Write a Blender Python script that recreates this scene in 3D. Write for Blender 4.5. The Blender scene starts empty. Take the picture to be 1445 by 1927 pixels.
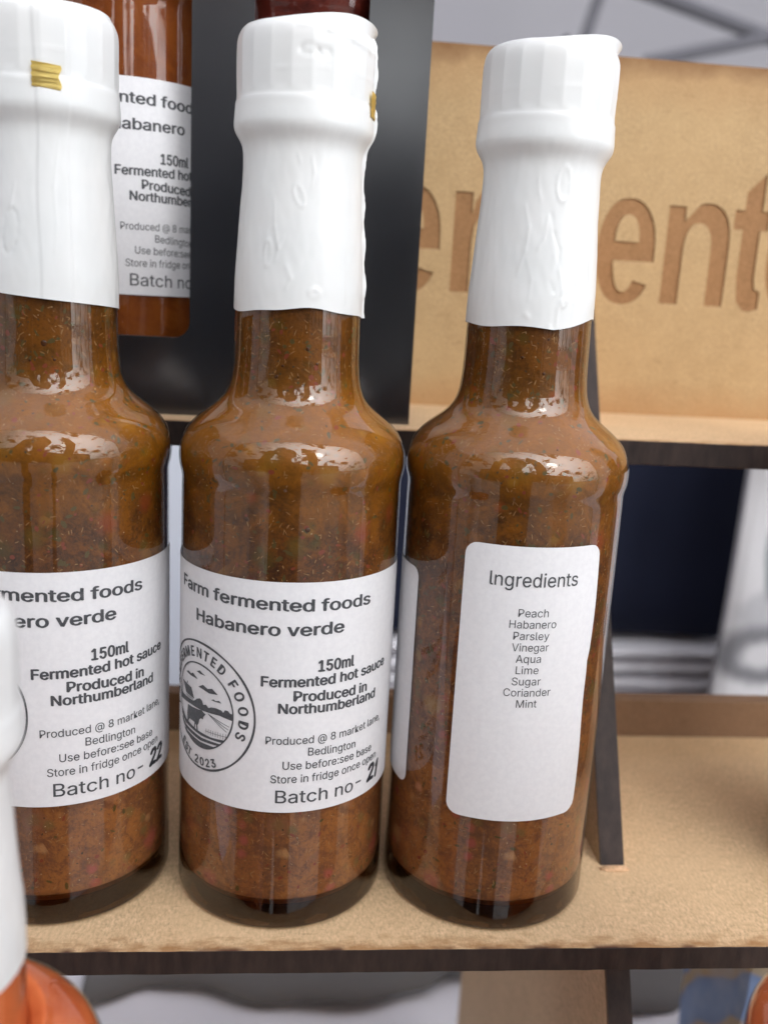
import bpy, bmesh, math, random
from mathutils import Vector, Matrix, noise
random.seed(7)
R = math.radians
S = bpy.context.scene
COL = S.collection
PI = math.pi

# ------------------------------------------------------------------ camera
cam_d = bpy.data.cameras.new('camera')
cam = bpy.data.objects.new('camera', cam_d)
COL.objects.link(cam)
S.camera = cam
CZ = 0.13373
yaw, pitch, roll = R(5.42), R(13.107), R(3.24)
fwd = Vector((math.sin(yaw)*math.cos(pitch), math.cos(yaw)*math.cos(pitch), -math.sin(pitch)))
rgt = Vector((math.cos(yaw), -math.sin(yaw), 0))
up = rgt.cross(fwd)
r2 = math.cos(roll)*rgt + math.sin(roll)*up
u2 = -math.sin(roll)*rgt + math.cos(roll)*up
M = Matrix((r2, u2, -fwd)).transposed().to_4x4()
M.translation = Vector((0, 0, CZ))
cam.matrix_world = M
cam_d.sensor_fit = 'VERTICAL'
cam_d.sensor_height = 24
cam_d.lens = 1756.2/1927*24
cam_d.clip_start = 0.01
cam_d.clip_end = 500
cam_d.dof.use_dof = True
cam_d.dof.focus_distance = 0.19
cam_d.dof.aperture_fstop = 8.0

# ------------------------------------------------------------------ sky, sun, exposure
SUN_EL, SUN_AZ = R(37), R(28)          # azimuth: to the right of straight behind the camera
sdir = Vector((math.sin(SUN_AZ)*math.cos(SUN_EL), -math.cos(SUN_AZ)*math.cos(SUN_EL), math.sin(SUN_EL)))
W = bpy.data.worlds.new('World')
S.world = W
W.use_nodes = True
nt = W.node_tree
N, L = nt.nodes, nt.links
bg = N['Background']
bg.inputs['Strength'].default_value = 0.1
sky = N.new('ShaderNodeTexSky')
sky.sky_type = 'NISHITA'
sky.sun_disc = False
sky.sun_elevation = SUN_EL
sky.sun_rotation = PI - SUN_AZ
tc = N.new('ShaderNodeTexCoord')
cn = N.new('ShaderNodeTexNoise')
cn.inputs['Scale'].default_value = 4.5
cn.inputs['Detail'].default_value = 7
cn.inputs['Roughness'].default_value = 0.6
cr = N.new('ShaderNodeValToRGB')
cr.color_ramp.elements[0].position = 0.42
cr.color_ramp.elements[1].position = 0.50
L.new(tc.outputs['Generated'], cn.inputs['Vector'])
L.new(cn.outputs['Fac'], cr.inputs['Fac'])
dot = N.new('ShaderNodeVectorMath')
dot.operation = 'DOT_PRODUCT'
dot.inputs[1].default_value = sdir
L.new(tc.outputs['Generated'], dot.inputs[0])
mr = N.new('ShaderNodeMapRange')
mr.inputs['From Min'].default_value = 0.0
mr.inputs['From Max'].default_value = 1.0
mr.inputs['To Min'].default_value = 24
mr.inputs['To Max'].default_value = 300
pw = N.new('ShaderNodeMath')
pw.operation = 'POWER'
pw.inputs[1].default_value = 4.5
cm = N.new('ShaderNodeMath')
cm.operation = 'MAXIMUM'
cm.inputs[1].default_value = 0.0
L.new(dot.outputs['Value'], cm.inputs[0])
L.new(cm.outputs[0], pw.inputs[0])
L.new(pw.outputs[0], mr.inputs['Value'])
cl = N.new('ShaderNodeVectorMath')
cl.operation = 'SCALE'
cl.inputs[0].default_value = (0.96, 0.98, 1.0)
L.new(mr.outputs['Result'], cl.inputs['Scale'])
mx = N.new('ShaderNodeMix')
mx.data_type = 'RGBA'
L.new(cr.outputs['Color'], mx.inputs[0])
L.new(sky.outputs['Color'], mx.inputs[6])
L.new(cl.outputs['Vector'], mx.inputs[7])
L.new(mx.outputs[2], bg.inputs['Color'])
sun_d = bpy.data.lights.new('sun', 'SUN')
sun_d.energy = 1.5
sun_d.angle = R(10)
sun_d.color = (1.0, 0.96, 0.9)
sun = bpy.data.objects.new('sun', sun_d)
COL.objects.link(sun)
sun.rotation_euler = (-sdir).to_track_quat('-Z', 'Y').to_euler()
sun.location = sdir*5
S.view_settings.view_transform = 'Standard'
S.view_settings.look = 'None'
S.view_settings.exposure = -1.85
S.view_settings.gamma = 1
S.cycles.max_bounces = 14
S.cycles.transparent_max_bounces = 24
S.cycles.transmission_bounces = 10
S.cycles.sample_clamp_indirect = 6
S.cycles.use_denoising = True

# ------------------------------------------------------------------ helpers
def tag(o, label=None, cat=None, group=None, kind=None):
    if label: o['label'] = label
    if cat: o['category'] = cat
    if group: o['group'] = group
    if kind: o['kind'] = kind
    return o

def link_mesh(name, me, mats, parent=None, smooth=None):
    me.name = name
    for m in (mats if isinstance(mats, (list, tuple)) else [mats]):
        me.materials.append(m)
    o = bpy.data.objects.new(name, me)
    COL.objects.link(o)
    if parent: o.parent = parent
    if smooth is not None:
        me.shade_smooth()
        if smooth < 179:
            me.set_sharp_from_angle(angle=R(smooth))
    return o

def from_bm(name, bm, mats, parent=None, smooth=None):
    me = bpy.data.meshes.new(name)
    bm.normal_update()
    bm.to_mesh(me)
    bm.free()
    return link_mesh(name, me, mats, parent, smooth)

def from_py(name, v, f, mats, parent=None, smooth=None):
    me = bpy.data.meshes.new(name)
    me.from_pydata(v, [], f)
    me.update()
    return link_mesh(name, me, mats, parent, smooth)

def empty(name, loc, label, cat, group=None, rz=0):
    o = bpy.data.objects.new(name, None)
    o.empty_display_size = 0.01
    COL.objects.link(o)
    o.location = loc
    o.rotation_euler = (0, 0, rz)
    return tag(o, label, cat, group)

def box_bm(x0, x1, y0, y1, z0, z1, bevel=0, bm=None):
    b = bmesh.new()
    bmesh.ops.create_cube(b, size=1)
    for v in b.verts:
        v.co = Vector((x0+(v.co.x+.5)*(x1-x0), y0+(v.co.y+.5)*(y1-y0), z0+(v.co.z+.5)*(z1-z0)))
    if bevel:
        bmesh.ops.bevel(b, geom=list(b.edges), offset=bevel, segments=2, affect='EDGES', profile=.5)
    if bm is None: return b
    me = bpy.data.meshes.new('tmp')
    b.to_mesh(me); b.free(); bm.from_mesh(me); bpy.data.meshes.remove(me)
    return bm

def tube(bm, pts, rad, seg=8, caps=True):
    """tapered tube through pts; rad a number or list"""
    rings = []
    n = len(pts)
    pts = [Vector(p) for p in pts]
    for i, p in enumerate(pts):
        t = (pts[min(i+1, n-1)]-pts[max(i-1, 0)]).normalized()
        a = t.orthogonal().normalized() if i == 0 else (prev - prev.dot(t)*t).normalized()
        prev = a
        b = t.cross(a)
        r = rad[i] if isinstance(rad, (list, tuple)) else rad
        rings.append([bm.verts.new(p+(a*math.cos(2*PI*k/seg)+b*math.sin(2*PI*k/seg))*r) for k in range(seg)])
    for i in range(n-1):
        for k in range(seg):
            bm.faces.new((rings[i][k], rings[i][(k+1) % seg], rings[i+1][(k+1) % seg], rings[i+1][k]))
    if caps:
        bm.faces.new(rings[0][::-1]); bm.faces.new(rings[-1])
    return bm

def catmull(P, n=4):
    out = []
    for i in range(len(P)-1):
        p0 = Vector(P[max(i-1, 0)]); p1 = Vector(P[i]); p2 = Vector(P[i+1]); p3 = Vector(P[min(i+2, len(P)-1)])
        d = (p2-p1).length
        t1 = (p2-p0); t2 = (p3-p1)
        t1 = t1/max(t1.length, 1e-9)*d; t2 = t2/max(t2.length, 1e-9)*d
        for k in range(n):
            t = k/n
            out.append((2*t**3-3*t**2+1)*p1+(t**3-2*t**2+t)*t1+(-2*t**3+3*t**2)*p2+(t**3-t**2)*t2)
    out.append(Vector(P[-1]))
    return out

def lathe(name, prof, seg, mats, parent, smooth=40, closed=False):
    """prof in mm (r, z); angle 0 faces the camera (-Y)"""
    v, f, rows = [], [], []
    for r, z in prof:
        if r < 1e-4:
            rows.append([len(v)]); v.append((0, 0, z*.001))
        else:
            rows.append(list(range(len(v), len(v)+seg)))
            for k in range(seg):
                a = 2*PI*k/seg
                v.append((r*.001*math.sin(a), -r*.001*math.cos(a), z*.001))
    n = len(rows)
    for i in range(n-1 if not closed else n):
        a, b = rows[i], rows[(i+1) % n]
        for k in range(seg):
            k2 = (k+1) % seg
            if len(a) == 1 and len(b) == 1: break
            if len(a) == 1: f.append((a[0], b[k2], b[k]))
            elif len(b) == 1: f.append((a[k], a[k2], b[0]))
            else: f.append((a[k], a[k2], b[k2], b[k]))
    return from_py(name, v, f, mats, parent, smooth)

# ------------------------------------------------------------------ materials
def mat(name, color=(.8, .8, .8), rough=.5, spec=.5, metal=0, **kw):
    m = bpy.data.materials.new(name)
    m.use_nodes = True
    b = m.node_tree.nodes['Principled BSDF']
    b.inputs['Base Color'].default_value = (*color, 1)
    b.inputs['Roughness'].default_value = rough
    b.inputs['Specular IOR Level'].default_value = spec
    b.inputs['Metallic'].default_value = metal
    for k, v in kw.items():
        b.inputs[k].default_value = v
    return m

class NT:
    def __init__(self, m):
        self.t = m.node_tree; self.n = self.t.nodes; self.l = self.t.links
        self.b = self.n.get('Principled BSDF')
        self.tc = self.n.new('ShaderNodeTexCoord')
    def noise(self, scale, detail=4, rough=.55, vec=None, dist=0, stretch=None):
        x = self.n.new('ShaderNodeTexNoise')
        x.inputs['Scale'].default_value = scale
        x.inputs['Detail'].default_value = detail
        x.inputs['Roughness'].default_value = rough
        x.inputs['Distortion'].default_value = dist
        v = vec or self.tc.outputs['Object']
        if stretch:
            mp = self.n.new('ShaderNodeMapping'); mp.inputs['Scale'].default_value = stretch
            self.l.new(v, mp.inputs['Vector']); v = mp.outputs['Vector']
        self.l.new(v, x.inputs['Vector'])
        return x.outputs['Fac']
    def voro(self, scale, feature='F1', out='Distance', stretch=None):
        x = self.n.new('ShaderNodeTexVoronoi'); x.feature = feature
        x.inputs['Scale'].default_value = scale
        v = self.tc.outputs['Object']
        if stretch:
            mp = self.n.new('ShaderNodeMapping'); mp.inputs['Scale'].default_value = stretch
            self.l.new(v, mp.inputs['Vector']); v = mp.outputs['Vector']
        self.l.new(v, x.inputs['Vector'])
        return x.outputs[out]
    def ramp(self, fac, stops):
        r = self.n.new('ShaderNodeValToRGB')
        e = r.color_ramp.elements
        while len(e) < len(stops): e.new(.5)
        for s, (p, c) in zip(e, stops):
            s.position = p; s.color = (*c, 1) if len(c) == 3 else c
        self.l.new(fac, r.inputs['Fac'])
        return r.outputs['Color']
    def mix(self, fac, a, b, mode='MIX'):
        x = self.n.new('ShaderNodeMix'); x.data_type = 'RGBA'; x.blend_type = mode
        for i, s in ((0, fac), (6, a), (7, b)):
            if isinstance(s, (int, float)): x.inputs[i].default_value = s
            elif isinstance(s, tuple): x.inputs[i].default_value = (*s, 1)
            else: self.l.new(s, x.inputs[i])
        return x.outputs[2]
    def sep(self, sock=None):
        s = self.n.new('ShaderNodeSeparateXYZ'); self.l.new(sock or self.tc.outputs['Object'], s.inputs[0]); return s.outputs
    def math(self, op, a, b=0, c=0, clamp=False):
        m = self.n.new('ShaderNodeMath'); m.operation = op; m.use_clamp = clamp
        for i, s in enumerate((a, b, c)):
            if isinstance(s, (int, float)): m.inputs[i].default_value = s
            else: self.l.new(s, m.inputs[i])
        return m.outputs[0]
    def rng(self, v, a, b, c=0, d=1):
        m = self.n.new('ShaderNodeMapRange')
        self.l.new(v, m.inputs[0])
        for i, x in enumerate((a, b, c, d)): m.inputs[i+1].default_value = x
        return m.outputs[0]
    def base(self, s): self.l.new(s, self.b.inputs['Base Color'])
    def rough(self, s): self.l.new(s, self.b.inputs['Roughness'])
    def bump(self, h, dist, strength=1):
        b = self.n.new('ShaderNodeBump'); b.inputs['Distance'].default_value = dist; b.inputs['Strength'].default_value = strength
        self.l.new(h, b.inputs['Height']); self.l.new(b.outputs[0], self.b.inputs['Normal'])

def mdf(name, base=(.50, .32, .165), seed=0, scorch=None):
    m = mat(name, base, .62, .3)
    t = NT(m)
    fine = t.noise(1500, 3, .7, stretch=(1, .45, 1))
    mid = t.noise(260, 4, .6)
    big = t.noise(38+seed, 3, .6)
    dk = tuple(c*.64 for c in base); lt = (base[0]*1.3, base[1]*1.34, base[2]*1.45)
    c = t.ramp(fine, [(.3, dk), (.5, base), (.72, lt)])
    c = t.mix(t.rng(mid, .35, .7), c, t.mix(.5, c, (base[0]*.82, base[1]*.8, base[2]*.75)))
    c = t.mix(t.rng(big, .4, .68, 0, .5), c, tuple(x*1.12 for x in base))
    # stray dark wood fibres
    fib = t.noise(900, 2, .5, stretch=(.25, 1.6, 1), dist=.8)
    c = t.mix(t.rng(fib, .64, .74, 0, .3), c, (base[0]*.45, base[1]*.38, base[2]*.3))
    if scorch:
        c = scorch(t, c)
    t.base(c)
    t.bump(t.mix(.4, fine, mid), .00012, .55)
    return m

def shelf_scorch(y0):
    def f(t, c):
        y = t.sep()[1]
        n = t.noise(160, 4, .6, stretch=(1, 2.2, 1))
        d = t.math('SUBTRACT', y, y0)
        d = t.math('ADD', d, t.math('MULTIPLY', t.math('SUBTRACT', n, .5), .018))
        k = t.rng(d, -.001, .0042, .85, 0)
        c = t.mix(k, c, (.33, .165, .062))
        dots = t.noise(95, 2, .5, stretch=(1, .05, 1))
        k2 = t.math('MULTIPLY', t.rng(t.math('SUBTRACT', y, y0), .0002, .0014, 1, 0), t.rng(dots, .52, .62, 0, 1))
        return t.mix(k2, c, (.09, .035, .018))
    return f
M_mdf_shelf = [mdf('mdf_shelf_%d' % i, (.66, .46, .27), i*3, shelf_scorch(y)) for i, y in enumerate((.1687, .228))]
M_mdf = mdf('mdf_panel', (.56, .40, .25), 11)
M_edge = mat('laser_burnt_edge', (.035, .022, .019), .6, .3)
t = NT(M_edge)
n_ = t.noise(420, 4, .6, stretch=(1, 1, .25))
t.base(t.ramp(n_, [(.3, (.020, .013, .012)), (.7, (.048, .031, .026))]))
t.bump(t.noise(1400, 2), .00008, .4)

def sign_mat(top_z):
    def f(t, c):
        o = t.sep()
        n = t.noise(70, 4, .6)
        d = t.math('SUBTRACT', top_z, o[2])
        d = t.math('ADD', d, t.math('MULTIPLY', t.math('SUBTRACT', n, .5), .012))
        c = t.mix(t.rng(d, -.001, .0055, 1, 0), c, (.10, .042, .018))
        c = t.mix(t.rng(d, .0, .016, .45, 0), c, (.40, .20, .075))
        e = t.math('ADD', o[2], t.math('MULTIPLY', t.math('SUBTRACT', n, .5), .012))
        c = t.mix(t.rng(e, .101, .112, .55, 0), c, (.43, .215, .085))
        return c
    return f
M_sign = mdf('mdf_sign', (.50, .335, .168), 5, sign_mat(.2043))
M_engrave = mdf('engraved_mdf', (.33, .17, .07), 2)
M_engrave_rim = mat('engraving_rim', (.20, .092, .036), .7, .2)

M_sleeve = mat('shrink_sleeve', (.80, .81, .81), .27, .5)
t = NT(M_sleeve)
t.base(t.ramp(t.noise(60, 3), [(.3, (.775, .79, .79)), (.7, (.83, .83, .825))]))
t.bump(t.noise(300, 3, .6), .00008, .2)
M_sleeve.node_tree.nodes['Principled BSDF'].inputs['Subsurface Weight'].default_value = 0

M_label = mat('label_paper', (.80, .795, .82), .42, .4)
t = NT(M_label)
t.base(t.ramp(t.noise(900, 3, .6), [(.35, (.775, .77, .795)), (.65, (.82, .815, .835))]))
t.bump(t.math('ADD', t.noise(160, 3, .6, stretch=(1, 1, .22)), t.math('MULTIPLY', t.noise(1500, 2), .12)), .0003, .5)
M_print = mat('label_print', (.07, .072, .08), .5, .3)
t = NT(M_print)
t.base(t.ramp(t.noise(1800, 2, .6), [(.3, (.052, .055, .062)), (.7, (.10, .103, .112))]))
M_marker = mat('marker_ink', (.03, .032, .04), .4, .4)
M_gold = mat('gold_foil', (.93, .76, .28), .32, .5, .75)
t = NT(M_gold)
t.bump(t.noise(500, 2, .5, stretch=(.2, .2, 2.5)), .0002, .7)

def thin_glass(name, tint=(1, 1, 1)):
    m = bpy.data.materials.new(name)
    m.use_nodes = True
    n, l = m.node_tree.nodes, m.node_tree.links
    n.remove(n['Principled BSDF'])
    out = n['Material Output']
    tr = n.new('ShaderNodeBsdfTransparent'); tr.inputs[0].default_value = (*tint, 1)
    gl = n.new('ShaderNodeBsdfGlossy'); gl.inputs['Roughness'].default_value = .018
    fr = n.new('ShaderNodeFresnel'); fr.inputs['IOR'].default_value = 1.52
    tc = n.new('ShaderNodeTexCoord')
    ns = n.new('ShaderNodeTexNoise'); ns.inputs['Scale'].default_value = 38; ns.inputs['Detail'].default_value = 1
    mp = n.new('ShaderNodeMapping'); mp.inputs['Scale'].default_value = (1, 1, .3)
    l.new(tc.outputs['Object'], mp.inputs[0]); l.new(mp.outputs[0], ns.inputs['Vector'])
    bp = n.new('ShaderNodeBump'); bp.inputs['Distance'].default_value = .0005; bp.inputs['Strength'].default_value = .22
    l.new(ns.outputs['Fac'], bp.inputs['Height'])
    for x in (gl, fr): l.new(bp.outputs[0], x.inputs['Normal'])
    mx = n.new('ShaderNodeMixShader')
    mul = n.new('ShaderNodeMath'); mul.operation = 'MULTIPLY_ADD'; mul.inputs[1].default_value = 1.5; mul.inputs[2].default_value = .004; mul.use_clamp = True
    l.new(fr.outputs[0], mul.inputs[0])
    mn = n.new('ShaderNodeMath'); mn.operation = 'MINIMUM'; mn.inputs[1].default_value = .5
    l.new(mul.outputs[0], mn.inputs[0]); l.new(mn.outputs[0], mx.inputs[0]); l.new(tr.outputs[0], mx.inputs[1]); l.new(gl.outputs[0], mx.inputs[2])
    l.new(mx.outputs[0], out.inputs[0])
    return m
M_glass = thin_glass('bottle_glass', (.97, .97, .96))
M_base = mat('thick_glass', (.34, .25, .16), .08, .5)
M_base.node_tree.nodes['Principled BSDF'].inputs['Transmission Weight'].default_value = 1
M_base.node_tree.nodes['Principled BSDF'].inputs['IOR'].default_value = 1.5
t = NT(M_base); t.bump(t.noise(60, 2), .0004, .3)
tr_ = t.n.new('ShaderNodeBsdfTransparent'); tr_.inputs[0].default_value = (.68, .56, .43, 1)
ms_ = t.n.new('ShaderNodeMixShader'); ms_.inputs[0].default_value = .86
t.l.new(t.b.outputs[0], ms_.inputs[1]); t.l.new(tr_.outputs[0], ms_.inputs[2]); t.l.new(ms_.outputs[0], t.n['Material Output'].inputs[0])

def sauce(name, c_main, c_hi, c_dk, green=(.070, .052, .004), red=(.24, .035, .012), flecked=True, glow=0):
    m = mat(name, c_main, .55, .25)
    t = NT(m)
    n1 = t.noise(105, 6, .68, dist=.9)
    n2 = t.noise(420, 4, .65)
    n3 = t.noise(1500, 3, .7)
    c = t.ramp(n1, [(.38, c_dk), (.48, c_main), (.57, c_hi)])
    c = t.mix(t.rng(n2, .42, .68, 0, .6), c, c_hi)
    if flecked:
        c = t.mix(t.rng(n3, .52, .72, 0, .35), c, tuple(min(1, x*1.5) for x in c_hi))
        c = t.mix(t.rng(n3, .48, .34, 0, .7), c, c_dk)
        pulp = t.noise(230, 5, .75, dist=1.5)
        c = t.mix(t.rng(pulp, .56, .62, 0, .55), c, (c_hi[0]*1.1, c_hi[1]*1.15, c_hi[2]*1.6))
        c = t.mix(t.rng(pulp, .44, .38, 0, .6), c, c_dk)
        for sc, am in ((140, .75), (270, .8)):
            col = t.voro(sc, out='Color'); dst = t.voro(sc)
            s = t.sep(col)
            edge = t.rng(t.math('ADD', dst, t.math('MULTIPLY', n2, .5)), .40, .66, 1, 0)
            c = t.mix(t.math('MULTIPLY', edge, t.rng(s[0], .86, .87, 0, am)), c, red)
            c = t.mix(t.math('MULTIPLY', edge, t.rng(s[1], .78, .79, 0, am)), c, green)
            c = t.mix(t.math('MULTIPLY', edge, t.rng(s[2], .89, .90, 0, am*.6)), c, (.40, .20, .03))
        z = t.sep()[2]
        # pale haze of reflections painted in low down; brighter orange at the shoulder
        hi = t.rng(t.math('ADD', z, t.math('MULTIPLY', n1, .03)), .098, .118, 0, .8)
        hi = t.math('MULTIPLY', hi, t.rng(z, .110, .122, 1, .3))
        c = t.mix(hi, c, t.mix(.5, c, (.50, .185, .004)))
        lo = t.rng(z, .096, .02, 0, .72)
        c = t.mix(lo, c, t.mix(.38, t.mix(1.0, c, (2.6, 3.0, 9.0), 'MULTIPLY'), (.44, .20, .105)))
    t.base(c)
    t.bump(t.mix(.5, n1, n2), .0008, .6)
    return m
M_sauce = sauce('green_habanero_sauce', (.088, .026, .002), (.185, .058, .003), (.036, .011, .0016))
M_sauce_orange = sauce('orange_sauce', (.27, .062, .005), (.33, .085, .007), (.22, .047, .004), flecked=False)
M_sauce_red = sauce('dark_red_sauce', (.12, .014, .008), (.16, .022, .010), (.07, .009, .006), flecked=False)
M_sauce_peach = sauce('peach_sauce', (.70, .16, .045), (.75, .19, .055), (.64, .135, .04), flecked=False)
M_sauce_brown = sauce('red_brown_sauce', (.13, .035, .018), (.17, .05, .024), (.08, .02, .012), flecked=False)
M_fl = [mat('fleck_straw', (.40, .21, .07), .5), mat('fleck_green', (.105, .070, .010), .5), mat('fleck_dark', (.065, .034, .008), .5),
        mat('fleck_red', (.26, .045, .012), .5), mat('fleck_cream', (.58, .40, .20), .45)]
M_bubble = mat('bubble', (.085, .028, .006), .1, .5)

# ------------------------------------------------------------------ lettering
FONT = None
try:
    import os
    fp = os.path.join(bpy.utils.resource_path('LOCAL'), 'datafiles', 'fonts', 'Inter.woff2')
    FONT = bpy.data.fonts.load(fp)
except Exception:
    FONT = None
DG = bpy.context.evaluated_depsgraph_get

def text_geo(body, bold=0.0, space=1.0):
    c = bpy.data.curves.new('lettering', 'FONT')
    c.body = body
    if FONT: c.font = FONT
    c.size = 1
    c.offset = bold
    c.resolution_u = 3
    c.space_character = space
    o = bpy.data.objects.new('lettering', c)
    COL.objects.link(o)
    dg = DG(); dg.update()
    me = bpy.data.meshes.new_from_object(o.evaluated_get(dg))
    v = [(p.co.x, p.co.y) for p in me.vertices]
    f = [tuple(p.vertices) for p in me.polygons]
    bpy.data.objects.remove(o); bpy.data.curves.remove(c); bpy.data.meshes.remove(me)
    return v, f
_h, _ = text_geo('H')
CAPH = max(p[1] for p in _h)

class Print:
    """flat marks in label coordinates (mm along the girth, mm up)"""
    def __init__(self): self.v = []; self.f = []
    def add(self, v, f):
        n = len(self.v); self.v += v; self.f += [tuple(i+n for i in q) for q in f]
    def line(self, body, s0, s1, z0, cap, z1=None, bold=0., slant=0.):
        z1 = z0 if z1 is None else z1
        v, f = text_geo(body, 0)
        a = min(p[0] for p in v); b = max(p[0] for p in v)
        k = (s1-s0)/(b-a); ky = cap/CAPH
        n = 0
        offs = [(0, 0)] if not bold else [(-bold, 0), (bold, 0), (-bold*.5, bold*.55), (bold*.5, -bold*.55)]
        for dx, dy in offs:
            self.add([(s0+(p[0]+dx-a)*k, z0+(z1-z0)*(p[0]-a)/(b-a)+(p[1]+dy)*ky, n*.006) for p in v], f)
            n += 1
    def glyph(self, ch, cx, cz, ang, rad, cap, wide=1., bold=0., flip=False):
        v, f = text_geo(ch, 0)
        a = min(p[0] for p in v); b = max(p[0] for p in v); k = cap/CAPH
        th = R(ang); ux, uz = math.sin(th), math.cos(th)
        for n, (dx, dy) in enumerate([(0, 0)] if not bold else [(-bold, 0), (bold, 0), (0, bold*.6), (0, -bold*.6)]):
            out = []
            for x, y in v:
                x = (x+dx-(a+b)/2)*k*wide; y = (y+dy)*k-cap/2
                if flip: out.append((cx+ux*(rad-y)-uz*x, cz+uz*(rad-y)+ux*x, n*.006))
                else: out.append((cx+ux*(rad+y)+uz*x, cz+uz*(rad+y)-ux*x, n*.006))
            self.add(out, f)
    def ring(self, cx, cz, r0, r1, n=96, wob=.0):
        v = []
        for k in range(n):
            a = 2*PI*k/n; w = wob*math.sin(a*7+1)*.5
            v += [(cx+(r0+w)*math.cos(a), cz+(r0+w)*math.sin(a)), (cx+(r1-w)*math.cos(a), cz+(r1-w)*math.sin(a))]
        self.add(v, [(2*k, 2*k+1, (2*k+3) % (2*n), (2*k+2) % (2*n)) for k in range(n)])
    def poly(self, pts, holes=()):
        bm = bmesh.new()
        allv = []
        for loop in (pts,)+tuple(holes):
            vs = [bm.verts.new((x, y, 0)) for x, y in loop]
            for i in range(len(vs)): bm.edges.new((vs[i], vs[(i+1) % len(vs)]))
        bmesh.ops.triangle_fill(bm, edges=list(bm.edges), use_beauty=True)
        bm.verts.index_update()
        self.add([(v.co.x, v.co.y) for v in bm.verts], [tuple(v.index for v in f.verts) for f in bm.faces])
        bm.free()
    def strip(self, pts, w):
        for (a, b), (c, d) in zip(pts[:-1], pts[1:]):
            l = math.hypot(c-a, d-b) or 1; nx, ny = -(d-b)/l*w/2, (c-a)/l*w/2
            self.add([(a+nx, b+ny), (a-nx, b-ny), (c-nx, d-ny), (c+nx, d+ny)], [(0, 1, 2, 3)])
    def build(self, name, m, parent, rad, shift=0, lift=.07, zs=0):
        bm = bmesh.new()
        vs = [bm.verts.new((p[0]+shift, p[1]+zs, p[2] if len(p) > 2 else 0)) for p in self.v]
        for q in self.f:
            try: bm.faces.new([vs[i] for i in q])
            except ValueError: pass
        xs = [v.co.x for v in bm.verts]
        k = math.floor(min(xs))
        while k < max(xs):
            bmesh.ops.bisect_plane(bm, geom=list(bm.verts)+list(bm.edges)+list(bm.faces), plane_co=(k, 0, 0), plane_no=(1, 0, 0))
            k += 1.0
        for v in bm.verts:
            a = v.co.x/rad; z = v.co.y; r = (rad+lift+v.co.z)*.001
            v.co = Vector((r*math.sin(a), -r*math.cos(a), z*.001))
        bm.normal_update()
        for fc in bm.faces:
            c = fc.calc_center_median()
            if fc.normal.x*c.x+fc.normal.y*c.y < 0: fc.normal_flip()
        return from_bm(name, bm, m, parent)

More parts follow.
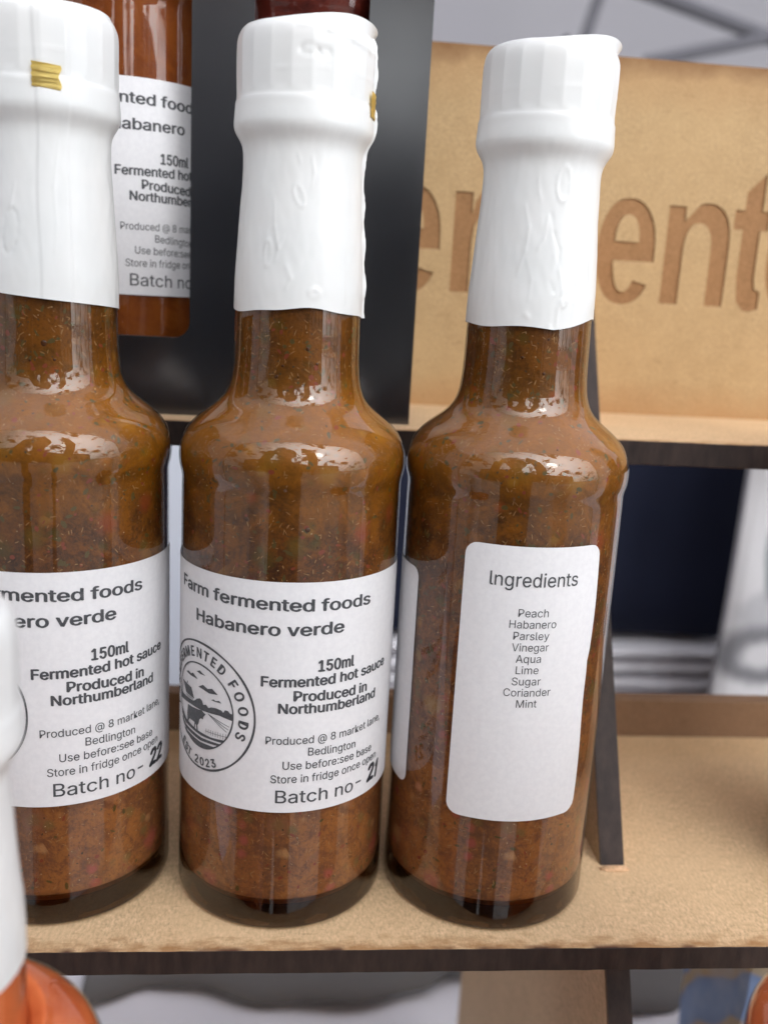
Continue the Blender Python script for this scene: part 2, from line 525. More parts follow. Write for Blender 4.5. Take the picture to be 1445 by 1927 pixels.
def main_print(second=('Habanero verde', -21, 11.8, 67.1), crest=True):
    P = Print()
    P.line('Farm fermented foods', -27.3, 18.4, 72.75, 2.45, 71.95, bold=.024)
    P.line(second[0], second[1], second[2], second[3]-.2, 2.5, second[3]+.1, bold=.024)
    P.line('150ml', 6.7, 14.7, 59.3, 2.35, bold=.036)
    P.line('Fermented hot sauce', -4.7, 25.3, 56.15, 2.15, 56.5, bold=.03)
    P.line('Produced in', 1.9, 18.8, 53.2, 2.15, 52.6, bold=.03)
    P.line('Northumberland', -1.1, 21.9, 50.5, 2.1, 50.2, bold=.03)
    P.line('Produced @ 8 market lane,', -3.5, 24.6, 43.6, 1.7, 44.0, bold=.004)
    P.line('Bedlington', 5.2, 16.3, 41.0, 1.75, 40.5, bold=.004)
    P.line('Use before:see base', .1, 21.7, 38.1, 1.75, 37.8, bold=.004)
    P.line('Store in fridge once open', -2.3, 23.8, 35.0, 1.75, 35.3, bold=.004)
    P.line('Batch no', -1.2, 16.2, 30.5, 2.85, 30.35, bold=.006)
    P.strip([(17.0, 31.9), (18.6, 31.9)], .4)
    if crest:
        cx, cz = -19.8, 48.3
        P.ring(cx, cz, 13.75, 14.2, 120, .06)
        P.ring(cx, cz, 9.05, 9.4, 96, .05)
        angs = dict(zip('FARM', (-98, -86, -74, -60)))
        for ch, a in zip('FARM', (-106, -94, -82, -69)): P.glyph(ch, cx, cz, a, 11.6, 2.1, .9, .03)
        for ch, a in zip('FERMENTED', (-55.5, -46.3, -37.3, -26.2, -13.6, -1.4, 9.8, 21.2, 33)): P.glyph(ch, cx, cz, a, 11.6, 2.1, .9, .03)
        for ch, a in zip('FOODS', (51.6, 65.2, 81, 96.2, 109.4)): P.glyph(ch, cx, cz, a, 11.6, 2.1, .92, .035)
        for ch, a in (('E', -148), ('S', -155.5), ('T', -162.5), ('.', -168), ('2', -176.2), ('0', 175.2), ('2', 167), ('3', 159)):
            P.glyph(ch, cx, cz, a, 12.4 if ch != '.' else 13.1, 1.75, .95, .03, flip=True)
        P.poly([(-25.5, 53.97), (-24.3, 54.5), (-23.2, 54.27), (-22.3, 54.75), (-20.4, 53.95), (-21.8, 53.9), (-23.4, 53.8)])
        P.poly([(-20.9, 55.6), (-19.7, 56.15), (-19.1, 55.85), (-17.9, 55.5), (-19.5, 55.4)])
        P.poly([(-20.2, 52.4), (-18.66, 53.3), (-17.23, 52.85), (-15.92, 53.25), (-14.34, 52.35), (-16.73, 52.0), (-18.78, 52.3)])
        P.poly([(-16.2, 50.7), (-15.5, 51.05), (-14.9, 50.85), (-14.0, 51.15), (-13.4, 50.75), (-14.9, 50.65)])
        P.poly([(-27.3, 51.4), (-22.97, 51.2), (-21.7, 49.1), (-25.6, 49.2)])          # barn roof
        P.strip([(-27.3, 51.4), (-28.3, 48.4)], .22)
        P.strip([(-25.0, 51.4), (-24.8, 52.0)], .3)
        for k in range(7): P.strip([(-25.3+k*.5, 49.05), (-25.3+k*.5, 48.55)], .18)
        P.poly([(-28.8, 48.6), (-27.6, 48.2), (-22.2, 48.5), (-21.4, 48.9), (-20.7, 49.5), (-19.6, 49.95), (-18.9, 49.7), (-18.5, 48.9), (-17.6, 49.2),
                (-16.9, 48.7), (-16.1, 49.1), (-14.8, 49.3), (-13.4, 49.2), (-12.9, 48.8), (-12.5, 49.5), (-11.8, 49.5), (-11.2, 49.0), (-10.7, 49.0),
                (-10.75, 47.5), (-13.9, 47.9), (-18.7, 47.5), (-23.1, 47.4), (-28.8, 46.8)])
        P.poly([(-24.5, 46.85), (-22.9, 46.95), (-19.9, 47.3), (-19.0, 47.5), (-18.4, 47.2), (-17.7, 47.0), (-18.4, 46.2), (-18.5, 45.6), (-19.2, 45.6), (-19.7, 45.2),
                (-20.0, 44.2), (-20.4, 43.6), (-20.2, 42.2), (-20.6, 42.2), (-20.9, 43.5), (-21.2, 43.6), (-21.4, 42.3), (-21.8, 42.3), (-21.5, 43.9), (-23.6, 43.9),
                (-24.2, 43.2), (-24.3, 42.2), (-24.8, 42.2), (-24.7, 43.6), (-24.9, 44.6)])
        fld = [(-28.4, 45.2)]
        P.poly([(-28.5, 45.0), (-25.5, 43.2), (-20.6, 42.5), (-16.1, 42.35), (-12.3, 42.75), (-13.2, 42.0), (-19, 41.75), (-25.5, 42.2), (-28.2, 43.4)])
        P.poly([(-28.0, 42.8), (-25.4, 41.8), (-19, 41.3), (-13.6, 41.6), (-14.3, 41.0), (-19.5, 40.55), (-26.3, 41.2), (-27.4, 41.9)])
        P.poly([(-26.8, 40.9), (-19.5, 40.2), (-15.0, 40.45), (-16.6, 39.55), (-19.8, 39.1), (-22.8, 39.55), (-25.2, 40.1)])
        for k in range(9): P.strip([(-17.5+k*.66, 42.9), (-17.5+k*.66, 43.9+.04*k)], .09)
        P.strip([(-17.8, 43.3), (-12.0, 43.6)], .09)
        for a in ((-11.4, 46.0), (-11.6, 45.3), (-12.0, 44.7)): P.strip([(-17.0, 47.4), a], .12)
    return P

def marker(digits):
    """handwritten batch number"""
    P = Print()
    st = {'2': [(0, 2.9), (.45, 3.5), (1.3, 3.6), (1.75, 3.0), (1.5, 2.2), (.7, 1.1), (.05, .2), (.9, .35), (2.0, .3)],
          '1': [(.3, 2.6), (.8, 3.6), (.75, 2.2), (.55, .1)]}
    x = 20.9
    for d in digits:
        pts = [(x+a+.16*b, 30.6+b) for a, b in st[d]]
        P.strip(pts, .85)
        for a, b in pts:
            P.poly([(a+.425*math.cos(i*PI/4), b+.425*math.sin(i*PI/4)) for i in range(8)])
        x += 2.7
    return P

def ingredients_print():
    P = Print()
    P.line('lngredients', -8.6, 9.8, 78.75, 2.85, 78.85, bold=.004)
    rows = [('Peach', -2.4, 3.8, 72.5), ('Habanero', -4.0, 5.7, 70.1), ('Parsley', -3.0, 4.4, 67.65), ('Vinegar', -3.1, 4.5, 65.2), ('Aqua', -2.1, 3.1, 62.75),
            ('Lime', -1.9, 2.8, 60.3), ('Sugar', -2.5, 3.5, 57.85), ('Coriander', -4.0, 5.9, 55.4), ('Mint', -1.2, 3.1, 52.95)]
    for w, a, b, z in rows: P.line(w, a, b, z, 1.68, z+.05, bold=.0)
    return P

def label_mesh(name, parent, rad, s0, s1, z0, z1, cr=2.2, lift=.06, wav=.0, seed=1, bulge=None, corner=True):
    nx, nz = max(8, int((s1-s0)/.9)), 40
    v, f = [], []
    hz = []
    zs = [z0+(z1-z0)*k/nz for k in range(nz+1)]
    zs = sorted(set(zs+[z0+cr*(1-math.cos(a)) for a in (.35, .7, 1.05, 1.4)]+[z1-cr*(1-math.cos(a)) for a in (.35, .7, 1.05, 1.4)]))
    for z in zs:
        d = min(z-z0, z1-z)
        ins = cr-math.sqrt(max(0, cr*cr-(cr-d)**2)) if (corner and d < cr) else 0
        for i in range(nx+1):
            a = s0+ins; b = s1-ins
            if bulge: b += bulge(z)
            s = a+(b-a)*i/nx
            w = noise.noise(Vector((s*.12+seed*7, z*.05, seed)))*wav
            w += .05*max(0, 1-abs(i-nx)/2)*(1 if bulge else 0)
            r = (rad+lift+abs(w))*.001
            v.append((r*math.sin(s/rad), -r*math.cos(s/rad), z*.001))
    for k in range(len(zs)-1):
        for i in range(nx):
            a = k*(nx+1)+i
            f.append((a, a+1, a+nx+2, a+nx+1))
    o = from_py(name, v, f, M_label, parent, 180)
    return o

# ------------------------------------------------------------------ the bottle
BODY = [(0, 1.6), (14, 1.0), (18, .2), (21.6, 0), (22.9, .3), (23.45, 1.3), (23.5, 3.8), (23.5, 8), (23.42, 20), (23.4, 50), (23.4, 80), (23.36, 92), (23.34, 94.6),
        (23.5, 95.8), (23.82, 97.2), (23.98, 99.2), (23.8, 101.2), (23.15, 103.2), (22.0, 105.2), (20.3, 107.0), (17.8, 109.0), (15.8, 110.7), (14.5, 112.5),
        (13.7, 114.8), (13.3, 117.5), (13.1, 121), (12.95, 128), (12.6, 136), (11.9, 146), (11.2, 156), (11, 164)]

def sleeve_mesh(name, parent, bottom, creases=(), seam=None, phase=0, zshift=0, fine=True, band=None):
    """white shrink film over cap and neck. bottom(theta)->z mm; creases: (s, z) stroke lists with width & height"""
    P = [(13.22, 129), (13.12, 134), (12.75, 141), (12.3, 148), (11.95, 154), (11.85, 158.5), (12.05, 160.4), (12.6, 161.7), (13.35, 162.9), (13.76, 164.0), (13.78, 165.4),
         (13.66, 167.2), (13.60, 168.4), (13.40, 169.0), (13.40, 169.8), (13.46, 174.0), (13.44, 178.6), (13.25, 180.0), (12.85, 181.0), (12.3, 181.7), (11.4, 182.0), (9.5, 182.0), (0, 182.0)]
    prof = catmull(P[:-1], 1)
    pr = []
    for i in range(len(P)-2):
        n = max(2, int(abs(P[i+1][1]-P[i][1])/(.42 if fine else 1.2)))
        seg = catmull(P, n)
        pr += [seg[i*n+k] for k in range(n)]
    pr.append(Vector(P[-2]))
    SEG = 300 if fine else 96
    v, f = [], []
    NF = 21
    strokes = []
    for pts, w, h in creases:
        ns = len(pts)-1
        for i_, (a, b) in enumerate(zip(pts[:-1], pts[1:])):
            tp = math.sin(PI*(i_+.5)/ns)**.5 if ns < 8 else .35+.65*abs(math.sin(i_*.55+a[0]))
            strokes.append((Vector(a), Vector(b), w*(1.15 if ns >= 8 else 1), h*tp*.62))
    zb = P[0][1]
    for (r0, z0) in pr:
        for k in range(SEG):
            th = 2*PI*k/SEG
            if th > PI: th -= 2*PI
            z = z0
            lowk = max(0., 1-(z0-zb)/22)
            z = z0+(bottom(th)-zb)*lowk
            r = r0
            if 169.4 < z0 < 180.6:
                a = ((th+phase) % (2*PI/NF))-PI/NF
                fac = math.cos(PI/NF)/math.cos(a)
                amt = min(1, (z0-169.4)/.8, (180.6-z0)/.8)*.95
                r = r*(1+(fac-1)*amt*.95+.003*amt)
                r += .03*amt*(1 if int(((th+phase) % (2*PI))/(2*PI/NF)) % 3 == 0 else -.02)
                r += .05*math.exp(-((z0-173.3-.25*math.sin(2*th))/.22)**2)*(1 if math.sin(th*5+phase*9) > -.35 else .2)
            r += .10*noise.noise(Vector((math.cos(th)*3+phase, math.sin(th)*3, z0*.12)))
            if z0 < 164: r += .05*noise.noise(Vector((math.cos(th)*9, math.sin(th)*9+phase, z0*.35)))
            if 162 < z0 < 166.5: r += .018*noise.noise(Vector((math.cos(th)*26, math.sin(th)*26+phase, z0*.9)))
            s = th*12.8
            for A, B, w, h in strokes:
                if abs(s-A.x) > 9 or abs(z0-A.y) > 16: continue
                ab = B-A; p = Vector((s, z0))-A
                t_ = max(0, min(1, p.dot(ab)/max(ab.length_squared, 1e-9)))
                d = (p-ab*t_).length
                if d < w*3: r += 1.2*h*math.exp(-(d/w)**2)
            if seam is not None:
                d = th-seam-.012*math.sin(z0*.35)-.01*math.sin(z0*1.3)
                if abs(d) < .16: r += .55*math.exp(-(d/.030)**2)*(1+.3*math.sin(z0*.8))
            if band is not None and z0 < 181:
                a, b = band
                sm = lambda x: 1/(1+math.exp(-x*130))
                r += .2*sm(th-a-.02*math.sin(z0*.2))*sm(b-th)
            v.append((r*.001*math.sin(th), -r*.001*math.cos(th), (z+zshift)*.001))
    n = len(pr)
    for i in range(n-1):
        for k in range(SEG):
            a = i*SEG+k; b = i*SEG+(k+1) % SEG
            f.append((a, b, b+SEG, a+SEG))
    # closed top, and the film's cut edge turned in at the bottom
    c = len(v); v.append((0, 0, (182.0+zshift)*.001))
    for k in range(SEG): f.append(((n-1)*SEG+k, (n-1)*SEG+(k+1) % SEG, c))
    c = len(v)
    for k in range(SEG):
        x, y, z = v[k]
        q = 1-.00022/math.hypot(x, y)
        v.append((x*q, y*q, z+.00002))
    c2 = len(v)
    for k in range(SEG):
        x, y, z = v[k]; q = 1-.0003/math.hypot(x, y)
        v.append((x*q, y*q, z+.004))
    for k in range(SEG):
        k2 = (k+1) % SEG
        f.append((c+k, c+k2, k2, k)); f.append((c2+k, c2+k2, c+k2, c+k))
    return from_py(name, v, f, M_sleeve, parent, 50 if fine else 180)

def rim(parent, height, flare, zshift=0, name='loose_rim'):
    """the film's free edge standing up round the cap top; height(theta), flare(theta) mm"""
    SEG = 200
    v, f = [], []
    rows = []
    for j, t_ in enumerate((0, .25, .5, .75, 1, 1.03, .75, .4, 0)):
        for k in range(SEG):
            th = 2*PI*k/SEG
            if th > PI: th -= 2*PI
            h = max(.05, height(th)); fl = flare(th)
            inner = j > 4
            q = min(t_, 1.)
            r = 12.55+fl*(q**1.4)-(.14 if inner else 0)
            z = 181.2+h*q
            v.append((r*.001*math.sin(th), -r*.001*math.cos(th), (z+zshift)*.001))
    n = 9
    for i in range(n-1):
        for k in range(SEG):
            a = i*SEG+k; b = i*SEG+(k+1) % SEG
            f.append((a, b, b+SEG, a+SEG))
    return from_py(name, v, f, M_sleeve, parent, 60)

def flecks(parent, prof, n, seed, sz=(8, 128)):
    rnd = random.Random(seed)
    pr = [p for p in prof if p[0] > 5]
    v, f, mi = [], [], []
    def rad(z):
        for a, b in zip(pr[:-1], pr[1:]):
            if a[1] <= z <= b[1]: return a[0]+(b[0]-a[0])*(z-a[1])/max(b[1]-a[1], 1e-6), (b[0]-a[0])/max(b[1]-a[1], 1e-6)
        return pr[-1][0], 0
    for i in range(n):
        z = rnd.uniform(*sz)
        r, sl = rad(z)
        th = rnd.uniform(-1.75, 1.75)
        if noise.noise(Vector((th*5, z*.11, seed))) < rnd.uniform(-.9, .15): continue
        k = rnd.random()
        if z < 30 and rnd.random() < .15: continue
        if z < 30 and .5 < k < .82 and rnd.random() < .6: k = .2
        if k < .50: m, l, w = 0, rnd.uniform(.45, 1.5), rnd.uniform(.11, .24)
        elif k < .68: m, l, w = 1, rnd.uniform(.4, 2.0), rnd.uniform(.25, 1.0)
        elif k < .82: m, l, w = 2, rnd.uniform(.2, .8), rnd.uniform(.15, .5)
        elif k < .90: m, l, w = 3, rnd.uniform(.4, 1.6), rnd.uniform(.3, 1.1)
        else: m, l, w = 4, rnd.uniform(.15, .4), rnd.uniform(.1, .3)
        a = rnd.uniform(0, PI)
        nrm = Vector((math.sin(th), -math.cos(th), -sl)).normalized()
        tx = Vector((math.cos(th), math.sin(th), 0)); tz = nrm.cross(tx)*-1
        if abs(sl) > 3: continue
        c = Vector((r*math.sin(th), -r*math.cos(th), z))+nrm*rnd.uniform(.01, .05)
        d1 = (tx*math.cos(a)+tz*math.sin(a))*l/2; d2 = (-tx*math.sin(a)+tz*math.cos(a))*w/2
        b0 = len(v)
        pts = [(1, 0), (.45, .9), (-.5, 1), (-1, .1), (-.55, -.8), (.5, -1)]
        cur = rnd.uniform(-.5, .5) if l > w*3 else 0
        for px, py in pts:
            q = c+d1*px*rnd.uniform(.8, 1.1)+d2*(py*rnd.uniform(.7, 1.2)+cur*(px*px-.5)*2)
            v.append(tuple(q*.001))
        f.append(tuple(range(b0, b0+6))); mi.append(m)
    o = from_py('herb_fleck', v, f, M_fl, parent)
    o.data.polygons.foreach_set('material_index', mi)
    tag(o, kind='stuff')
    return o

def bubbles(parent, prof, spots):
    for s, z, r in spots:
        rr = 22.6
        for a, b in zip(prof[:-1], prof[1:]):
            if a[1] <= z <= b[1] and a[0] > 5: rr = a[0]+(b[0]-a[0])*(z-a[1])/max(b[1]-a[1], 1e-6)
        th = s/rr
        bm = bmesh.new()
        bmesh.ops.create_uvsphere(bm, u_segments=14, v_segments=8, radius=r*.00075)
        nrm = Vector((math.sin(th), -math.cos(th), 0))
        mt = Matrix.Translation(nrm*(rr+.02)*.001+Vector((0, 0, z*.001))) @ nrm.to_track_quat('Z', 'Y').to_matrix().to_4x4() @ Matrix.Diagonal((1, 1, .35, 1))
        bmesh.ops.transform(bm, matrix=mt, verts=bm.verts)
        from_bm('bubble', bm, M_bubble, parent, 180)

def bottle(x, y, z, label, sauce_mat, group=None, seg=128, main=None, batch=None, ingr=False, shift=0, bottom=None, creases=(), seam=None, phase=0,
           nfleck=0, fine=True, neck_drop=0, rxy=1, bub=(), second=None, band=None, puck=True, main_range=(-44, 37), crest=True):
    o = empty('sauce_bottle', (x, y, z), label, 'sauce bottle', group)
    o.scale = (rxy, rxy, 1)
    def nd(P): return [(r, zz-neck_drop*max(0, min(1, (zz-110)/8))) if zz > 110 else (r, zz) for r, zz in P]
    body = nd(BODY)
    prof = [tuple(p) for p in catmull(body, 4)]
    gl = lathe('glass', prof, seg, M_glass, o, 60)
    sp = [(0, 6.0), (12, 5.4), (17.5, 4.8), (20.4, 4.9), (22.0, 5.7), (22.85, 7.8), (22.98, 11)]+[(r-.45, zz) for r, zz in body if 14 < zz < 150]
    sprof = [tuple(p) for p in catmull(sp, 3)]+[(0, sp[-1][1])]
    sc = lathe('sauce', sprof, seg, sauce_mat, o, 60)
    if puck:
        pp = [(0, 1.7), (14, 1.1), (18, .35), (21.5, .15), (22.8, .45), (23.35, 1.4), (23.4, 3.8), (23.4, 7.4), (23.0, 7.5), (22.1, 5.5), (20.5, 4.7), (17.5, 4.6), (12, 5.2), (0, 5.8)]
        lathe('glass_base', pp, seg, M_base, o, 40)
    if nfleck: flecks(sc, sprof, nfleck, int(abs(x)*1e4)+3)
    if bub: bubbles(sc, sprof, bub)
    RL = 23.42
    if main is not None:
        lb = label_mesh('front_label', o, RL, main_range[0]+shift, main_range[1]+shift, 28.25, 78.1 if main != 'hi' else 80.4, wav=.10 if fine else 0, seed=int(abs(x)*1000) % 9, corner=True)
        if main == 'print' or main == 'hi':
            (main_print(second, crest) if second else main_print(crest=crest)).build('lettering', M_print, lb, RL, shift, .16 if fine else .09)
            if batch: marker(batch).build('batch_number', M_marker, lb, RL, shift, .18)
    if ingr:
        bl = lambda zz: .5+.9*math.exp(-((zz-64)/7)**2)*.0-.9*math.exp(-((zz-61.5)/1.6)**2)*.35+.35*math.sin((zz-27)*.055*PI)
        lb = label_mesh('ingredients_label', o, RL, -14.1, 15.2, 27.0, 87.0, cr=2.6, wav=.08, seed=4, bulge=bl)
        ingredients_print().build('lettering', M_print, lb, RL, 0, .13)
    bt = bottom or (lambda th: 129.5)
    sl = sleeve_mesh('shrink_sleeve', o, bt, creases, seam, phase, -neck_drop, fine, band)
    return o, sl

def loop(cs, cz, w, h, tilt=0, n=12, a0=0, a1=360):
    out = []
    for i in range(n+1):
        a = R(a0+(a1-a0)*i/n); x = w*math.cos(a); y = h*math.sin(a)
        c, s = math.cos(R(tilt)), math.sin(R(tilt))
        out.append((cs+x*c-y*s, cz+x*s+y*c))
    return out

random.seed(3)
GRP = 'green habanero sauce bottles in the front row on the shelf'
# left bottle
def bot1(th): return 129.5-1.0*th
cre1 = [(loop(-4.5, 141, 1.6, 4.2, -8), .38, -.13), ([(-3.5, 150), (-4.2, 146), (-5.6, 143)], .35, .12), ([(-8, 136), (-7, 133), (-7.8, 131)], .4, .12),
        ([(5.2, 158), (4.1, 150), (4.4, 143), (4.0, 138)], .3, .10), ([(8.2, 137), (8.4, 133)], .3, .10), (loop(-9.5, 150, 1.2, 4, 5), .35, -.1)]
b1, sl1 = bottle(-.05119, .19967, 0, 'leftmost sauce bottle, batch 22, its gold tear tab facing forward on the cap', M_sauce, GRP,
                 main='print', batch='22', shift=5.0, bottom=bot1, creases=cre1, phase=.1, nfleck=3600, band=(.10, .55),
                 bub=[(1.5, 121, .8), (10.4, 122, .32), (-1.2, 117.6, .35), (3.4, 117.9, .4), (7.6, 116.7, .35), (13.2, 124, .3), (-5, 92, .5)])
rim(b1, lambda th: .7+.5*math.sin(th), lambda th: -.5)
# middle bottle
def bot2(th): return 129.4+.9*math.exp(-((th-.15)/.5)**2)-.9*max(0, th-.75)-.4*math.exp(-((th+1.0)/.4)**2)+.3*math.sin(th*7)*.4
cre2 = [([(-1.5, 180.8), (4, 180.2), (9, 179.3), (14, 178.5), (18.5, 178.3)], .42, .30),
        (loop(-.5, 151.0, .9, 2.2, 22), .28, .13), ([(1.9, 158), (2.4, 155.5), (2.0, 153)], .28, .13), ([(-1.0, 158.6), (-.4, 157)], .3, .1), ([(-5.6, 150), (-5.2, 145), (-4.2, 141), (-4.6, 138.6)], .35, .13),
        ([(-4.2, 141), (-3.2, 143)], .3, .10), ([(-2.5, 137.5), (-1.5, 135), (-2.3, 133.2)], .35, .13), (loop(-6.4, 140, .7, 2.5, 0), .3, .08), ([(9.2, 140), (9.5, 131)], .35, .12),
        (loop(0.5, 176.3, 1.6, .7, 0), .35, -.12), (loop(3.2, 176.0, 1.1, .6, 0), .35, -.10), (loop(3.0, 132.0, 1.0, .8, 0), .4, .08)]
b2, sl2 = bottle(-.00131, .1981, 0, 'middle sauce bottle, batch 21, whole front label and farm crest facing the viewer', M_sauce, GRP,
                 main='print', batch='21', shift=0, bottom=bot2, creases=cre2, seam=R(83), phase=.2, nfleck=3800,
                 bub=[(2.2, 122.5, .55), (4.2, 119.6, .4), (-2.6, 119.0, .35), (-3.8, 116.8, .55), (-7.4, 117.9, .3), (3.4, 88.6, .7), (-8.6, 90, .6), (9.6, 120, .3), (.5, 117, .25), (5.5, 85, .3)])
def h2(th):
    d = (th-.5)
    return .35+2.3*math.exp(-((th-.9)/.95)**2)+1.0*math.exp(-((th+2.6)/1.2)**2)
rim(b2, h2, lambda th: -.45+1.5*math.exp(-((th-1.6)/.55)**2))
# right bottle
def bot3(th): return 128.9+2.0*max(0, min(1, (th-.15)/.9))-.25*math.sin(th*5)
cre3 = [(loop(1.9, 156.2, 1.5, 3.2, 0, 14, 0, 360), .34, .13), ([(-3.6, 157), (-3.2, 154.5), (-2.6, 153)], .3, .11), ([(-5.8, 152), (-4.6, 148), (-4.9, 143.5), (-6, 139)], .34, .13),
        ([(-.3, 150.5), (.6, 147), (1.9, 144), (1.6, 141)], .36, -.13), ([(-.9, 150), (-1.4, 146), (-2.4, 144)], .34, .12), ([(.9, 143), (2.2, 140), (3.2, 136), (2.4, 133), (2.4, 129.8)], .36, .13),
        ([(.3, 138), (1.3, 136.2), (2.6, 138)], .34, -.12), ([(4.3, 139), (3.4, 136.5)], .34, .13), (loop(3.6, 134, .6, .6, 0), .3, .15), ([(6, 138), (6.4, 137.3)], .35, .15), ([(6, 134), (6.4, 133.5)], .35, .15),
        ([(-3.8, 131.3), (-3.2, 130.8)], .4, .16), ([(1.0, 129.3), (1.5, 129.0)], .4, .18), ([(9.2, 142), (9.8, 138)], .3, .2), ([(-4.5, 142), (-3.2, 138), (-3.4, 134)], .3, .08)]
b3, sl3 = bottle(.04696, .19727, 0, 'right sauce bottle turned to show its tall white ingredients label', M_sauce, GRP,
                 main='plain', ingr=True, shift=0, bottom=bot3, creases=cre3, phase=.05, nfleck=3800, main_range=(-96, -26.2), seam=R(112),
                 bub=[(1.0, 120.0, .45), (-3.6, 123, .45), (1.4, 126.8, .35), (-8.6, 118, .3), (-7.6, 116.2, .35), (-3.2, 88, .4), (6.5, 95, .3), (3, 106, .3)])
rim(b3, lambda th: .3+2.2*math.exp(-((th-1.0)/.95)**2)+.6*math.exp(-((th+2.8)/1.0)**2), lambda th: -.35+1.35*math.exp(-((th-1.6)/.6)**2))

# gold tear tabs
def tab(parent, th0, th1, z0, z1, r=13.72, zig=True):
    bm = bmesh.new()
    n, m = 10, 8
    g = []
    for j in range(m+1):
        row = []
        for i in range(n+1):
            th = th0+(th1-th0)*i/n
            z = z0+(z1-z0)*j/m-.3*(i/n)
            if zig and i == 0: th += .012*(j % 2)
            if i == n: th += .02*math.sin(j*1.1)
            rr = r+.05*math.sin(j*2.4)
            row.append(bm.verts.new((rr*.001*math.sin(th), -rr*.001*math.cos(th), z*.001)))
        g.append(row)
    for j in range(m):
        for i in range(n): bm.faces.new((g[j][i], g[j][i+1], g[j+1][i+1], g[j+1][i]))
    bmesh.ops.solidify(bm, geom=list(bm.faces), thickness=.00006)
    return from_bm('tear_tab', bm, M_gold, parent, 60)
tab(sl1, .06, .42, 166.8, 171.0, 13.98)
tab(sl2, 1.16, 1.45, 167.0, 171.6, 13.9)

# ------------------------------------------------------------------ the display stand
def prism(name, poly, x0, x1, mats, parent, bevel=.0002, edge_of=None):
    """poly in (y, z), extruded along x; faces not facing x get the burnt edge"""
    v = [(x0, a, b) for a, b in poly]+[(x1, a, b) for a, b in poly]
    n = len(poly)
    f = [tuple(range(n))[::-1], tuple(range(n, 2*n))]+[(i, (i+1) % n, (i+1) % n+n, i+n) for i in range(n)]
    bm = bmesh.new()
    vs = [bm.verts.new(c) for c in v]
    for q in f:
        fc = bm.faces.new([vs[i] for i in q])
    bmesh.ops.recalc_face_normals(bm, faces=bm.faces)
    if bevel: bmesh.ops.bevel(bm, geom=list(bm.edges), offset=bevel, segments=2, affect='EDGES')
    bm.normal_update()
    for fc in bm.faces:
        fc.material_index = 0 if abs(fc.normal.x) > .9 else 1
    return from_bm(name, bm, mats, parent)

stand = empty('display_stand', (0, 0, 0), 'stepped fibreboard display stand with dark laser-burnt edges holding the bottles', 'display stand')
def board(name, x0, x1, y0, y1, z0, z1, top, parent):
    bm = box_bm(x0, x1, y0, y1, z0, z1, .00025)
    # chew the front edge a little so it is not a ruled line
    bmesh.ops.subdivide_edges(bm, edges=[e for e in bm.edges if abs(e.verts[0].co.x-e.verts[1].co.x) > .1], cuts=160, use_grid_fill=True)
    for v in bm.verts:
        if v.co.y < y0+.001:
            v.co.y += noise.noise(Vector((v.co.x*260, v.co.z*3000, 3)))*.00012+noise.noise(Vector((v.co.x*900, 2, 3)))*.0001
        if abs(v.co.z-z1) < .0001 and v.co.y < y0+.002: v.co.z += noise.noise(Vector((v.co.x*500, 5, 7)))*.00006
    bm.normal_update()
    for fc in bm.faces: fc.material_index = 0 if abs(fc.normal.z) > .8 else 1
    return from_bm(name, bm, [top, M_edge], parent)
X0, X1 = -.145, .30
board('shelf', X0, X1, .1687, .268, -.0056, 0, M_mdf_shelf[0], stand)
board('shelf', X0, X1, .228, .334, .0951, .1013, M_mdf_shelf[1], stand)
board('shelf', X0, X1, .085, .185, -.0858, -.0798, M_mdf, stand)
from_bm('back_lip', box_bm(X0, X1, .2682, .2742, -.006, .0122, .0003), mdf('mdf_lip', (.24, .14, .08), 4), stand)
def panel(x0):
    def yf(z): return .1984+.54*z
    # slotted side panel: front edge slants back as it rises
    prism('side_panel', [(yf(-.2), -.2), (.341, -.2), (.341, .165), (yf(.165), .165)], x0, x0+.0062, [M_mdf, M_edge], stand)
panel(.0770); panel(-.139); panel(.290)
# the torn fibre tuft where the panel meets the shelf
bm = bmesh.new()
rnd = random.Random(5)
bmesh.ops.create_icosphere(bm, subdivisions=4, radius=1)
for v in bm.verts:
    q = 1+.30*noise.noise(v.co*3.2)+.18*noise.noise(v.co*9)
    v.co = Vector((.0801+v.co.x*.0035*q, .1968+v.co.y*.0009*q-.0002, .0001+max(-.0001, v.co.z*.0009*q)))
from_bm('torn_fibre', bm, mdf('torn_mdf', (.66, .42, .25), 9), stand, 180)

